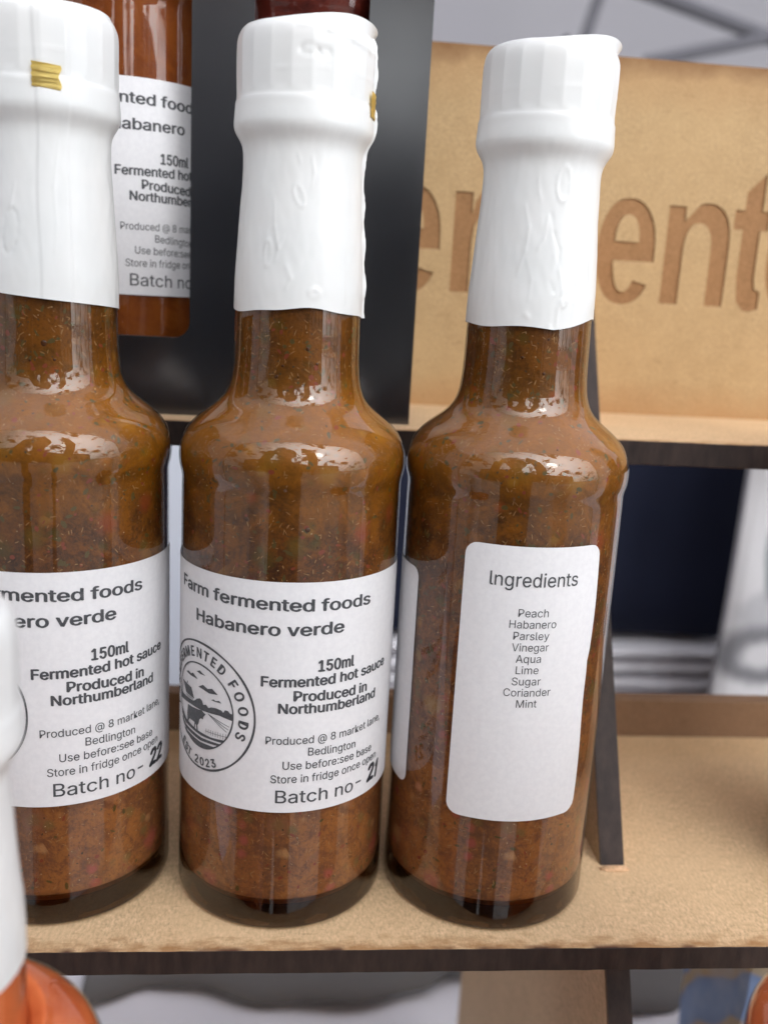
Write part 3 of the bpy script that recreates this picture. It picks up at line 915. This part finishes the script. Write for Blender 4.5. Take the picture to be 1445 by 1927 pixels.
# ------------------------------------------------------------------ the engraved sign
SY = .286
base_z, XHT = .1357, .0292
def arc(cx, cy, rx, ry, a0, a1, n=14, pw=2.25):
    out = []
    for i in range(n+1):
        a = R(a0+(a1-a0)*i/n); c, q = math.cos(a), math.sin(a)
        out.append((cx+rx*math.copysign(abs(c)**(2/pw), c), cy+ry*math.copysign(abs(q)**(2/pw), q)))
    return out
def glyph_outline(ch, w, h, t):
    """outer loop and holes of a bold grotesque letter, w wide, x-height h, stem t"""
    if ch == 'e':
        o = [(w, .41*h)]+arc(w/2, h/2, w/2, h*.53, -5, 325, 40)[2:]
        o += arc(w/2, h/2, w/2-t*.93, h*.53-t*.66, 318, 196, 16)+[(t*.95, .41*h)]
        return [o, arc(w/2, .60*h, w/2-t*.93, h*.27, 0, 180, 14)]
    if ch == 'n':
        o = [(0, 0), (t, 0), (t, .56*h)]+arc(t+(w-2*t)/2, .56*h, (w-2*t)/2, .27*h, 180, 0, 12)+[(w-t, 0), (w, 0), (w, .62*h)]
        return [o+arc(w*.62, .64*h, w*.38, .39*h, 0, 108, 12)+[(t*.95, .84*h), (t*.95, .985*h), (0, .985*h)]]
    if ch == 'm':
        q = (w-3*t)/2
        o = [(0, 0), (t, 0), (t, .58*h)]+arc(t+q/2, .58*h, q/2, .25*h, 180, 0, 8)+[(t+q, 0), (2*t+q, 0), (2*t+q, .58*h)]
        o += arc(2*t+1.5*q, .58*h, q/2, .25*h, 180, 0, 8)+[(w-t, 0), (w, 0), (w, .64*h)]+arc(w-t*.9, .66*h, t*.9, .36*h, 0, 100, 8)
        return [o+[(w-t-q*.8, .88*h)]+arc(w*.42, .66*h, w*.16, .36*h, 60, 110, 6)+[(t*.95, .85*h), (t*.95, .985*h), (0, .985*h)]]
    if ch == 'r':
        return [[(0, 0), (t, 0), (t, .50*h), (t*1.1, .66*h), (t*1.4, .76*h), (t*1.75, .78*h), (w*.98, .73*h), (w, 1.0*h), (w*.88, 1.03*h), (w*.72, 1.01*h), (w*.56, .92*h), (t*.95, .78*h), (t*.95, .985*h), (0, .985*h)]]
    if ch == 't':
        x = w*.27
        return [[(x, .30*h), (x, .79*h), (0, .79*h), (0, .985*h), (x, .985*h), (x, 1.16*h), (x+t, 1.36*h), (x+t, .985*h), (w, .985*h), (w, .79*h), (x+t, .79*h), (x+t, .32*h), (x+t*1.1, .20*h), (x+t*1.45, .17*h), (w, .20*h), (w, -.005*h), (w*.75, -.035*h), (x+t*.6, -.03*h), (x+t*.15, .06*h)]]
    if ch == 'F':
        H = h*1.39
        return [[(0, 0), (t*1.1, 0), (t*1.1, H*.42), (w*.9, H*.42), (w*.9, H*.58), (t*1.1, H*.58), (t*1.1, H*.83), (w, H*.83), (w, H), (0, H)]]
    if ch == 'd':
        o = arc(w*.46, h/2, w*.46, h*.53, 50, 315, 30)+[(w-t*.95, .1*h), (w-t*.95, 0), (w, 0), (w, 1.38*h), (w-t, 1.38*h), (w-t, .88*h)]
        return [o, arc(w*.46, h/2, w*.46-t*.9, h*.33, 0, 359.9, 24)[:-1]]
letters = [('F', .0035, .0195), ('e', .0213, .0393), ('r', .0430, .0545), ('m', .0570, .0842), ('e', .0870, .1049), ('n', .1080, .1279), ('t', .1285, .1395), ('e', .1404, .1582), ('d', .1612, .1800)]
DEP = .00045
bm = bmesh.new()
def ring_edges(pts, y):
    vs = [bm.verts.new((a, y, b)) for a, b in pts]
    return vs, [bm.edges.new((vs[i], vs[(i+1) % len(vs)])) for i in range(len(vs))]
sx0, sx1, sz0, sz1 = -.028, .232, .1012, .2043
outer, oe = ring_edges([(sx0, sz0), (sx1, sz0), (sx1, sz1), (sx0, sz1)], SY)
front_e, walls, floors = list(oe), [], []
for ch, a, b in letters:
    fl_e = []
    for lp in glyph_outline(ch, b-a, XHT, .0056):
        pts = [(a+x, base_z+y) for x, y in lp]
        v0, e0 = ring_edges(pts, SY); v1, e1 = ring_edges(pts, SY+DEP)
        front_e += e0; fl_e += e1
        for i in range(len(v0)):
            k = (i+1) % len(v0); walls.append(bm.faces.new((v0[i], v0[k], v1[k], v1[i])))
    floors.append(fl_e)
r_ = bmesh.ops.triangle_fill(bm, edges=front_e, use_beauty=True)
ff = [g for g in r_['geom'] if isinstance(g, bmesh.types.BMFace)]
# the fill covers letter bodies and counters alike by parity; anything inside a letter stroke is dropped
for f_ in ff: f_.material_index = 0
for fl_e in floors:
    r_ = bmesh.ops.triangle_fill(bm, edges=fl_e, use_beauty=True)
    for g in r_['geom']:
        if isinstance(g, bmesh.types.BMFace): g.material_index = 1
for f_ in walls: f_.material_index = 3
back = [bm.verts.new((v.co.x, SY+.0035, v.co.z)) for v in outer]
for i in range(4):
    k = (i+1) % 4; bm.faces.new((outer[i], outer[k], back[k], back[i])).material_index = 2
bm.faces.new(back).material_index = 0
bm.normal_update()
for f_ in bm.faces:
    c_ = f_.calc_center_median()
    if (abs(f_.normal.y) > .9 and (f_.normal.y > 0) != (c_.y > SY+.002)) or (f_.material_index == 2 and f_.normal.dot(c_-Vector((.102, SY+.0017, .1527))) < 0): f_.normal_flip()
sign = empty('wooden_sign', (0, 0, 0), 'tan fibreboard sign engraved with the word Fermented, standing on the upper shelf', 'sign')
from_bm('sign_board', bm, [M_sign, M_engrave, M_edge, M_engrave_rim], sign)
# ------------------------------------------------------------------ black carton with windows
M_card = mat('black_card', (.012, .013, .016), .30, 1.0)
M_card.node_tree.nodes['Principled BSDF'].inputs['Coat Weight'].default_value = .6
M_card.node_tree.nodes['Principled BSDF'].inputs['Coat Roughness'].default_value = .16
t = NT(M_card)
t.base(t.ramp(t.noise(14, 2), [(.35, (.010, .011, .014)), (.7, (.017, .018, .022))]))
t.rough(t.rng(t.noise(60, 3), .3, .7, .22, .25))
t.bump(t.noise(900, 2), .00004, .2)
M_card_edge = mat('card_cut_edge', (.25, .24, .23), .7, .3)
carton = empty('bottle_carton', (0, 0, 0), 'tall glossy black presentation carton with arched windows showing the bottles inside', 'carton')
CY0, CY1, CX0, CX1, CZ0, CZ1 = .2385, .2845, -.0735, .0277, .1013, .302
def rounded(x0, x1, z0, z1, r, n=6):
    pts = []
    for cx, cz, a0 in ((x1-r, z0+r, -90), (x1-r, z1-r, 0), (x0+r, z1-r, 90), (x0+r, z0+r, 180)):
        for i in range(n+1):
            a = R(a0+90*i/n); pts.append((cx+r*math.cos(a), cz+r*math.sin(a)))
    return pts
bm = bmesh.new()
loops = [[(CX0, CZ0), (CX1, CZ0), (CX1, CZ1), (CX0, CZ1)], rounded(-.0139, .0127, .1215, .262, .004), rounded(-.0625, -.0282, .1205, .262, .004)]
for lp in loops:
    vs = [bm.verts.new((a, CY0, b)) for a, b in lp]
    for i in range(len(vs)): bm.edges.new((vs[i], vs[(i+1) % len(vs)]))
bmesh.ops.triangle_fill(bm, edges=list(bm.edges), use_beauty=True, normal=(0, -1, 0))
r = bmesh.ops.extrude_face_region(bm, geom=list(bm.faces))
for v in r['geom']:
    if isinstance(v, bmesh.types.BMVert): v.co.y = CY0+.0006
bmesh.ops.recalc_face_normals(bm, faces=bm.faces)
bm.normal_update()
for fc in bm.faces:
    c = fc.calc_center_median()
    fc.material_index = 1 if (abs(fc.normal.y) < .5 and CX0+.001 < c.x < CX1-.001 and CZ0+.001 < c.z < CZ1-.001) else 0
from_bm('front_panel', bm, [M_card, M_card_edge], carton)
from_bm('side_flap', box_bm(CX1-.0006, CX1, CY0+.0006, CY1, CZ0, CZ1), M_card, carton)
from_bm('side_flap', box_bm(CX0, CX0+.0006, CY0+.0006, CY1, CZ0, CZ1), M_card, carton)
from_bm('back_panel', box_bm(CX0+.0006, CX1-.0006, CY1-.0006, CY1, CZ0, CZ1), M_card, carton)
from_bm('carton_base', box_bm(CX0+.0006, CX1-.0006, CY0+.0006, CY1-.0006, CZ0, CZ0+.0006), M_card, carton)
BXY = .945
bottle(-.0465, .2615, .102, 'orange habanero sauce bottle inside the left window of the black carton', M_sauce_orange, seg=96, main='print', shift=5.2,
       fine=False, rxy=BXY, second=('habanero', -5.2, 13.4, 66.6), puck=False)
bottle(-.0006, .2615, .102, 'dark red bottle seen through the right window of the black carton', M_sauce_red, seg=96, main='plain', fine=False, rxy=BXY, puck=False, main_range=(-36, 36))

# ------------------------------------------------------------------ other bottles at the edges
bottle(.1478, .2, 0, 'red-brown sauce bottle at the right edge on the lower shelf', M_sauce_brown, seg=96, fine=False, main='plain', main_range=(20, 90))
o, s_ = bottle(-.0485, .1142, -.0795, 'peach-orange sauce bottle with white neck sleeve, nearest at bottom left', M_sauce_peach, 'peach-orange sauce bottles on the step below', seg=96, fine=True, neck_drop=10,
               bottom=lambda th: 131.3, nfleck=0)
bottle(.0975, .1142, -.0795, 'peach-orange sauce bottle just showing its shoulder in the bottom right corner', M_sauce_peach, 'peach-orange sauce bottles on the step below', seg=96, fine=False, neck_drop=10,
       bottom=lambda th: 131.3)

# ------------------------------------------------------------------ table, cloths and things behind the stand
def fabric(name, c, rough=.8, tr=0, bump=.0006, scale=500):
    m = mat(name, c, rough, .2)
    t = NT(m)
    t.base(t.ramp(t.noise(9, 3), [(.3, tuple(x*.93 for x in c)), (.7, tuple(min(1, x*1.04) for x in c))]))
    t.bump(t.noise(scale, 3), bump, .3)
    if tr:
        n, l = m.node_tree.nodes, m.node_tree.links
        tl = n.new('ShaderNodeBsdfTranslucent'); tl.inputs[0].default_value = (*c, 1)
        mx = n.new('ShaderNodeMixShader'); mx.inputs[0].default_value = tr
        l.new(n['Principled BSDF'].outputs[0], mx.inputs[1]); l.new(tl.outputs[0], mx.inputs[2])
        l.new(mx.outputs[0], n['Material Output'].inputs[0])
    return m
M_cloth = fabric('white_cotton', (.82, .81, .85))
M_navy = fabric('navy_cloth', (.012, .015, .033))
M_greyc = fabric('grey_plastic', (.075, .072, .072), .6)
M_tent = fabric('tent_fabric', (.82, .80, .86), .7, .92, .002, 30)
M_pole = mat('tent_pole', (.19, .19, .205), .4, .5, .3)

def sheet(name, nx, ny, fn, m, parent=None, thick=0):
    v = [fn(i/nx, j/ny) for j in range(ny+1) for i in range(nx+1)]
    f = [(j*(nx+1)+i, j*(nx+1)+i+1, (j+1)*(nx+1)+i+1, (j+1)*(nx+1)+i) for j in range(ny) for i in range(nx)]
    if thick:
        n = len(v); v += [(a, b, c-thick) for a, b, c in v]
        f += [tuple(k+n for k in q[::-1]) for q in f]
        ed = [j*(nx+1) for j in range(ny+1)]; e2 = [j*(nx+1)+nx for j in range(ny+1)]
        bt = list(range(nx+1)); tp = [ny*(nx+1)+i for i in range(nx+1)]
        for e, fl in ((ed, 0), (e2, 1), (bt, 1), (tp, 0)):
            for a, b in zip(e[:-1], e[1:]):
                q = (a, b, b+n, a+n); f.append(q if fl == 0 else q[::-1])
    return from_py(name, v, f, m, parent, 180)

table = empty('market_table', (0, 0, 0), 'trestle table under a rumpled white cloth beneath the display stand', 'table')
def cloth_fn(u, w):
    x = -.9+2.2*u; y = -.02+.92*w
    z = -.2015+.007*noise.noise(Vector((x*7, y*9, 1)))+.0035*noise.noise(Vector((x*21, y*18, 4)))
    if .05 < y < .36: z = min(z, -.2012)
    return (x, y, z)
sheet('tablecloth', 220, 100, cloth_fn, M_cloth, table, .003)
sheet('cloth_drop', 120, 20, lambda u, w: (-.9+2.2*u, -.022-.02*math.sin(u*70)*w-.01*math.sin(u*23), -.2-.5*w), M_cloth, table)
from_bm('table_top', box_bm(-.88, 1.28, 0, .88, -.235, -.212, .002), M_mdf, table)
for x in (-.8, 1.2):
    for y in (.08, .8):
        b = bmesh.new(); tube(b, [(x, y, -.235), (x, y, -.949)], .013); from_bm('leg', b, M_pole, table)

shade_root = empty('shelf_shadow', (0, 0, 0), 'dark grey sheet with a wavy edge standing in for the shelf shadow on the white tablecloth', 'cloth')  # shelf shadow on the tablecloth, put in as a dark sheet
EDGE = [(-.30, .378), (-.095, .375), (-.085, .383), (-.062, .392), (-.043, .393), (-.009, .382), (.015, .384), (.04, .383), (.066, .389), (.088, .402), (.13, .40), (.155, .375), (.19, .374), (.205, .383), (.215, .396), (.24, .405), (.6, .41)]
def shade_fn(u, w):
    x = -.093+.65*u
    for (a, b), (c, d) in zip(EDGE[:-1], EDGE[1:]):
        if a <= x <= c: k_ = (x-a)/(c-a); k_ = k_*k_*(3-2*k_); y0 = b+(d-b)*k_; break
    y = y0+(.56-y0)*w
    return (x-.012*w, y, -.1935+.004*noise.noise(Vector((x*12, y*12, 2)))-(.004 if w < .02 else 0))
sheet('shadow_sheet', 160, 24, shade_fn, fabric('shadow_grey', (.15, .142, .135)), shade_root, .0012)

# white folded cloth on a grey crate, navy bag, white printed bag, white box
crate = empty('grey_crate', (0, 0, 0), 'dark grey plastic crate behind the stand under a white folded cloth', 'crate')
from_bm('crate_body', box_bm(.01, .56, .56, .86, -.198, -.134, .004), M_greyc, crate)
from_bm('crate_rim', box_bm(.005, .565, .555, .865, -.1335, -.129, .0015), M_greyc, crate)
fc = empty('folded_cloth', (0, 0, 0), 'stack of folded white cloth below the navy bag', 'cloth')
for k in range(4):
    z0 = -.1285+k*.0104
    def fn(u, w, k=k, z0=z0):
        a = w*2*PI
        x = .02+.5*u; yy = .566+.001*k
        ex = .004*noise.noise(Vector((x*14, k*3, 2)))
        dz = .0045*noise.noise(Vector((x*9, k, 5)))*(1 if k == 0 else .3)
        return (x, yy+.13+(.13+ex)*math.cos(a)*1.0, z0+.005+dz*(1-.5*math.sin(a))+.0095*math.sin(a))
    sheet('fold', 60, 18, fn, M_cloth, fc)
bag = empty('navy_bag', (0, 0, 0), 'soft navy fabric bag standing behind the shelf gap', 'bag')
bm = box_bm(.03, .303, .575, .74, -.0845, .2, .012)
bmesh.ops.subdivide_edges(bm, edges=list(bm.edges), cuts=14, use_grid_fill=True)
for v in bm.verts:
    q = noise.noise(Vector((v.co.x*14, v.co.y*9, v.co.z*30)))*.006
    v.co.y += q; v.co.x += q*.5
    if v.co.x > .2: v.co.x += .012*(v.co.z/.1-.2)*.12
from_bm('bag_body', bm, M_navy, bag, 180)
bm = bmesh.new(); tube(bm, [(.09, .57, .2), (.1, .56, .25), (.14, .56, .275), (.18, .56, .25), (.19, .57, .2)], .006); from_bm('handle', bm, M_navy, bag, 180)

pb = empty('printed_bag', (0, 0, 0), 'crumpled white carrier bag with grey smudged print at the right behind the shelf', 'bag')
M_pbag = mat('printed_plastic', (.72, .71, .71), .4, .4)
t = NT(M_pbag)
o_ = t.sep()
def blob(cx, cz, rx, rz, ring=0):
    a = t.math('DIVIDE', t.math('SUBTRACT', o_[0], cx), rx); b = t.math('DIVIDE', t.math('SUBTRACT', o_[2], cz), rz)
    d = t.math('SQRT', t.math('ADD', t.math('MULTIPLY', a, a), t.math('MULTIPLY', b, b)))
    d = t.math('ADD', d, t.math('MULTIPLY', t.math('SUBTRACT', t.noise(40, 3, .6), .5), .7))
    if ring: d = t.math('ABSOLUTE', t.math('SUBTRACT', d, .8))
    return t.rng(d, .55 if ring else 1.1, .15 if ring else .75)
c = t.mix(t.math('MULTIPLY', blob(.276, -.063, .025, .017, 1), .85), (.50, .49, .50), (.09, .09, .10))
c = t.mix(t.math('MULTIPLY', blob(.276, -.004, .007, .026), .8), c, (.11, .14, .14))
c = t.mix(t.math('MULTIPLY', blob(.278, -.034, .024, .014), .45), c, (.20, .20, .22))
t.base(c)
bm = box_bm(.250, .44, .50, .56, -.128, .12, .01)
bmesh.ops.subdivide_edges(bm, edges=list(bm.edges), cuts=16, use_grid_fill=True)
for v in bm.verts:
    q = noise.noise(Vector((v.co.x*22, v.co.y*14, v.co.z*16)))*.006
    v.co.x += (v.co.y-.5)*.52; v.co.y += q; v.co.x += q*.4+.03*v.co.z
from_bm('bag_body', bm, M_pbag, pb, 180)
wb = empty('white_box', (0, 0, 0), 'white cardboard box behind the gap between the left and middle bottles', 'box')
from_bm('box_body', box_bm(-.25, .012, .58, .74, -.198, .055, .003), mat('white_card', (.62, .66, .74), .6, .3), wb)
from_bm('box_lid', box_bm(-.252, .014, .578, .742, .0555, .075, .003), mat('white_card_lid', (.66, .69, .75), .6, .3), wb)

# blue patterned gift bag under the shelf, bottom right
gb = empty('patterned_bag', (0, 0, 0), 'blue paper bag with tan diagonal marks under the shelf at bottom right', 'bag')
M_blue = mat('blue_pattern', (.10, .18, .40), .5, .4)
t = NT(M_blue)
wv = t.n.new('ShaderNodeTexWave'); wv.inputs['Scale'].default_value = 26; wv.inputs['Distortion'].default_value = 3.5; wv.bands_direction = 'DIAGONAL'
t.l.new(t.tc.outputs['Object'], wv.inputs['Vector'])
c = t.ramp(wv.outputs['Fac'], [(.12, (.34, .27, .17)), (.3, (.13, .21, .42)), (.8, (.16, .26, .50))])
t.base(t.mix(t.rng(t.noise(60, 3), .4, .7, 0, .5), c, (.35, .42, .58)))
bm = box_bm(.158, .235, .262, .31, -.199, -.045, .004)
bmesh.ops.subdivide_edges(bm, edges=list(bm.edges), cuts=8, use_grid_fill=True)
for v in bm.verts: v.co += Vector((noise.noise(v.co*45)*.003, noise.noise(v.co*40+Vector((3, 3, 3)))*.003, 0))
from_bm('bag_body', bm, M_blue, gb, 180)

# ------------------------------------------------------------------ gazebo over the stall
gz = empty('gazebo', (0, 0, -.95), 'market gazebo of pale lilac fabric with grey folding frame behind and over the stall', 'gazebo')
def gpart(name, bm, m, sm=None):
    for v in bm.verts: v.co.z += .95
    return from_bm(name, bm, m, gz, sm)
GX0, GX1, GY0, GY1 = -1.2, 1.8, -.25, 2.0
def bmsheet(nx, ny, fn):
    bm = bmesh.new()
    g = [[bm.verts.new(fn(i/nx, j/ny)) for i in range(nx+1)] for j in range(ny+1)]
    for j in range(ny):
        for i in range(nx): bm.faces.new((g[j][i], g[j][i+1], g[j+1][i+1], g[j+1][i]))
    return bm
for x in (GX0, GX1):  # unseen walls added to shut out sky light from the sides
    gpart('added_side_wall', bmsheet(60, 30, lambda u, w, x=x: (x+.02*math.sin(u*30)+.015*noise.noise(Vector((u*19, w*5, x))), GY0+(GY1-GY0)*u, -.9+2.05*w)), M_tent, 180)
gpart('back_wall', bmsheet(90, 30, lambda u, w: (GX0+(GX1-GX0)*u, GY1+.03*math.sin(u*38)+.02*noise.noise(Vector((u*22, w*5, 0))), -.9+2.05*w)), M_tent, 180)
ap = Vector(((GX0+GX1)/2, (GY0+GY1)/2, 1.75))
for nm, (a, b) in (('roof_panel', ((GX0, GY0), (GX1, GY0))), ('roof_panel', ((GX1, GY0), (GX1, GY1))), ('roof_panel', ((GX1, GY1), (GX0, GY1))), ('roof_panel', ((GX0, GY1), (GX0, GY0)))):
    A = Vector((*a, 1.15)); B = Vector((*b, 1.15))
    gpart(nm, bmsheet(20, 16, lambda u, w: tuple((A.lerp(B, u)).lerp(ap, w)-Vector((0, 0, .05*math.sin(PI*w)*math.sin(PI*u))))), M_tent, 180)
for x in (GX0+.02, GX1-.02):
    for y in (GY0+.02, GY1-.06):
        b = bmesh.new(); tube(b, [(x, y, -.949), (x, y, 1.13)], .017); gpart('pole', b, M_pole, 40)
# scissor trusses of the frame: the ones crossing the top right of the view
def bar(p, q, r=.011):
    b = bmesh.new(); tube(b, [p, Vector(p).lerp(Vector(q), .5), q], r); gpart('truss_bar', b, M_pole, 40)
YB = 1.5
bar((.44, YB, .66), (.385, YB, .45), .009)
bar((.30, YB+.05, .66), (.72, YB, .540), .012)
bar((.50, YB, .498), (.95, YB, .615), .010)
bar((.72, YB, .540), (1.2, YB, .42), .012)
bar((.385, YB, .45), (.36, YB+.02, .1), .009)

# ------------------------------------------------------------------ the street behind the camera (it shows in the glass)
ground = from_bm('ground', box_bm(-60, 60, -60, 60, -1.05, -.95), mat('paving', (.45, .44, .43), .8, .3))
t = NT(ground.data.materials[0])
brk = t.n.new('ShaderNodeTexBrick'); brk.inputs['Scale'].default_value = 2.2
brk.inputs['Color1'].default_value = (.40, .385, .37, 1); brk.inputs['Color2'].default_value = (.32, .31, .30, 1); brk.inputs['Mortar'].default_value = (.14, .13, .12, 1)
brk.inputs['Mortar Size'].default_value = .012
t.l.new(t.tc.outputs['Object'], brk.inputs['Vector'])
t.base(t.mix(t.rng(t.noise(3, 4), .3, .7, 0, .4), brk.outputs['Color'], (.22, .215, .21)))
tag(ground, kind='structure')

M_brick = mat('brickwork', (.36, .14, .075), .8, .2)
t = NT(M_brick)
brk = t.n.new('ShaderNodeTexBrick'); brk.inputs['Scale'].default_value = 4
brk.inputs['Color1'].default_value = (.40, .15, .075, 1); brk.inputs['Color2'].default_value = (.29, .10, .055, 1); brk.inputs['Mortar'].default_value = (.38, .34, .30, 1)
mp = t.n.new('ShaderNodeMapping'); mp.inputs['Rotation'].default_value = (PI/2, 0, 0)
t.l.new(t.tc.outputs['Object'], mp.inputs[0]); t.l.new(mp.outputs[0], brk.inputs['Vector']); t.base(brk.outputs['Color'])
M_stone = mat('pale_render', (.52, .49, .45), .8, .2)
t = NT(M_stone); t.base(t.ramp(t.noise(1.5, 5), [(.3, (.46, .43, .39)), (.7, (.58, .55, .51))]))
M_slate = mat('slate', (.09, .095, .11), .6, .4)
M_wframe = mat('window_frame', (.78, .77, .75), .5)
M_wglass = mat('window_glass', (.05, .06, .075), .06, .8)
def building(x0, x1, y, d, h, m, label, cols, rows, rz=0):
    o = empty('town_building', (0, 0, -.95), label, 'building')
    from_bm('wall', box_bm(x0, x1, y-d, y, 0, h), m, o)
    b = bmesh.new()
    pts = [(y+.3, h+.005), (y-d/2, h+1.8), (y-d-.3, h+.005)]
    vs = [b.verts.new((x, a, c)) for x in (x0-.2, x1+.2) for a, c in pts]
    for q in ((0, 1, 4, 3), (1, 2, 5, 4), (0, 3, 5, 2), (0, 2, 1), (3, 4, 5)): b.faces.new([vs[i] for i in q])
    from_bm('roof', b, M_slate, o)
    for i in range(cols):
        for j in range(rows):
            cx = x0+(i+.5)*(x1-x0)/cols; cz = 1.2+j*2.6
            w = from_bm('window', box_bm(cx-.55, cx+.55, y+.002, y+.06, cz, cz+1.5), M_wframe, o)
            for a, c in ((0, 0), (1, 0), (0, 1), (1, 1)):
                from_bm('pane', box_bm(cx-.49+.5*a, cx-.02+.51*a, y+.061, y+.066, cz+.06+.7*c, cz+.71+.72*c), M_wglass, w)
    return o
building(-10.5, -3.2, -9, 6, 5.4, M_brick, 'brick house with white windows across the street, mirrored in the bottle shoulders', 4, 2)
building(5.4, 14.5, -14, 6, 4.6, M_stone, 'pale rendered house across the street, mirrored in the bottle glass', 4, 2)
building(-14, 15, -38, 6, 3.2, mat('dark_render', (.07, .065, .06), .8, .2), 'long low dark terrace closing the far end of the street, behind the viewer', 9, 1)

# bare tree
tree = empty('bare_tree', (2.6, -7.5, -.95), 'bare winter tree whose branches are mirrored against the sky in the glass', 'tree')
M_bark = mat('bark', (.075, .055, .045), .9, .1)
rnd = random.Random(11)
tb, cb = bmesh.new(), bmesh.new()
def grow(p, d, l, r, depth):
    pts = [p]; q = p
    for k in range(3):
        d = (d+Vector((rnd.uniform(-.16, .16), rnd.uniform(-.16, .16), .05))).normalized()
        q = q+d*l/3; pts.append(q)
    tube(tb if depth == 0 else cb, pts, [r, r*.86, r*.72, r*.6], 6, depth == 0)
    if depth < 6:
        for k in range(3 if depth < 3 else 2):
            a = rnd.uniform(0, 2*PI); e = d.orthogonal().normalized(); e2 = d.cross(e)
            nd = (d*rnd.uniform(.7, 1.1)+(e*math.cos(a)+e2*math.sin(a))*rnd.uniform(.5, .85)).normalized()
            grow(q, nd, l*rnd.uniform(.66, .82), r*.6, depth+1)
grow(Vector((0, 0, 0)), Vector((.05, 0, 1)), 2.2, .16, 0)
from_bm('trunk', tb, M_bark, tree, 180); from_bm('crown', cb, M_bark, tree, 180)

# ------------------------------------------------------------------ the photographer, mirrored in the bottles
per = empty('person', (-.07, -.35, -.95), 'person in dark coat and hat holding up a phone, mirrored in the bottle glass', 'person')
def skin(name, joints, edges, m, sub=2):
    me = bpy.data.meshes.new(name)
    me.from_pydata([j[0] for j in joints], edges, [])
    o = bpy.data.objects.new(name, me); COL.objects.link(o); o.parent = per
    o.modifiers.new('skin', 'SKIN')
    for i, j in enumerate(joints):
        s = me.skin_vertices[0].data[i]
        s.radius = (j[1], j[2] if len(j) > 2 else j[1]); s.use_root = (i == 0)
    sm = o.modifiers.new('sub', 'SUBSURF'); sm.levels = sub; sm.render_levels = sub
    me.materials.append(m)
    dg = DG(); dg.update()
    me2 = bpy.data.meshes.new_from_object(o.evaluated_get(dg))
    o.modifiers.clear(); o.data = me2; me2.shade_smooth()
    return o
M_coat = fabric('dark_coat', (.022, .024, .032), .75)
M_skin = mat('skin', (.52, .30, .21), .5)
# phone at the camera; the person's hands hold it
PH = Vector((.0, -.012, 1.084))      # relative to the person's ground: z 0.134 world
J = [((0, 0, .78), .13, .11), ((0, 0, .95), .125, .11), ((0, .01, 1.12), .15, .11), ((0, .02, 1.22), .08, .07), ((0, .03, 1.29), .05), ((0, .045, 1.36), .072), ((0, .05, 1.43), .082), ((0, .04, 1.49), .058),
     ((.16, .01, 1.17), .055), ((.21, .08, 1.06), .045), ((.185, .24, 1.22), .032), ((.145, .325, 1.265), .025),
     ((-.16, .01, 1.17), .055), ((-.21, .08, 1.06), .045), ((-.09, .24, 1.22), .032), ((-.025, .325, 1.265), .025),
     ((.085, 0, .73), .09), ((.095, .02, .41), .065), ((.095, 0, .085), .042), ((.10, .12, .035), .033),
     ((-.085, 0, .73), .09), ((-.095, .02, .41), .065), ((-.095, 0, .085), .042), ((-.10, .12, .035), .033)]
E_ = [(0, 1), (1, 2), (2, 3), (3, 4), (4, 5), (5, 6), (6, 7), (2, 8), (8, 9), (9, 10), (10, 11), (2, 12), (12, 13), (13, 14), (14, 15), (0, 16), (16, 17), (17, 18), (18, 19), (0, 20), (20, 21), (21, 22), (22, 23)]
skin('body', J, E_, M_coat)
face = bmesh.new(); bmesh.ops.create_uvsphere(face, u_segments=24, v_segments=16, radius=1)
for v in face.verts:
    c = v.co
    x, y, z = c.x*.074, c.y*.088, c.z*.11
    if c.y > .5: y += .018*math.exp(-((c.x/.16)**2+((c.z+.05)/.25)**2)); y -= .008*math.exp(-(((abs(c.x)-.4)/.18)**2+((c.z-.12)/.14)**2)); y -= .004*math.exp(-((c.x/.35)**2+((c.z+.48)/.07)**2))
    v.co = Vector((x, .055+y, 1.41+z))
from_bm('face', face, M_skin, per, 180)
hat = bmesh.new(); bmesh.ops.create_uvsphere(hat, u_segments=24, v_segments=14, radius=1)
for v in hat.verts: v.co = Vector((v.co.x*.105, .035+v.co.y*.112, 1.465+max(v.co.z, -.45)*.11))
from_bm('hat', hat, M_coat, per, 180)
for sx in (1, -1):
    hand = [((sx*.082, .385, 1.070), .024, .014), ((sx*.062, .405, 1.076), .026, .013)]
    ed = [(0, 1)]
    for k in range(4):
        z = 1.098-.020*k; b = len(hand)
        hand += [((sx*.056, .404, z), .0085), ((sx*.047, .396, z+.002), .0078), ((sx*.040, .392, z+.003), .007), ((sx*.033, .391, z+.004), .006)]
        ed += [(1, b), (b, b+1), (b+1, b+2), (b+2, b+3)]
    b = len(hand)
    hand += [((sx*.060, .385, 1.11), .0095), ((sx*.050, .389, 1.126), .0085), ((sx*.040, .391, 1.135), .0075)]
    ed += [(1, b), (b, b+1), (b+1, b+2)]
    hand = [((h[0][0]+.07, h[0][1]-.07, h[0][2]+.19),)+tuple(h[1:]) for h in hand]
    skin('hand', hand, ed, M_skin, 1)
phone = empty('phone', (0, 0, 0), 'black phone held in both hands by the person mirrored in the bottle glass', 'phone')
bm = box_bm(-.036, .036, -.0155, -.0075, -.075, .012, .003)
ob = from_bm('phone_body', bm, mat('phone_glass', (.02, .02, .022), .2, .5), phone)
bm = bmesh.new(); bmesh.ops.create_cone(bm, cap_ends=True, segments=24, radius1=.007, radius2=.007, depth=.002)
bmesh.ops.transform(bm, matrix=Matrix.Translation((0, -.0065, 0)) @ Matrix.Rotation(PI/2, 4, 'X'), verts=bm.verts)
from_bm('lens', bm, mat('lens_glass', (.01, .01, .015), .05, .8), phone)
phone.location = (0, 0, CZ); phone.rotation_euler = (-pitch, 0, -yaw)
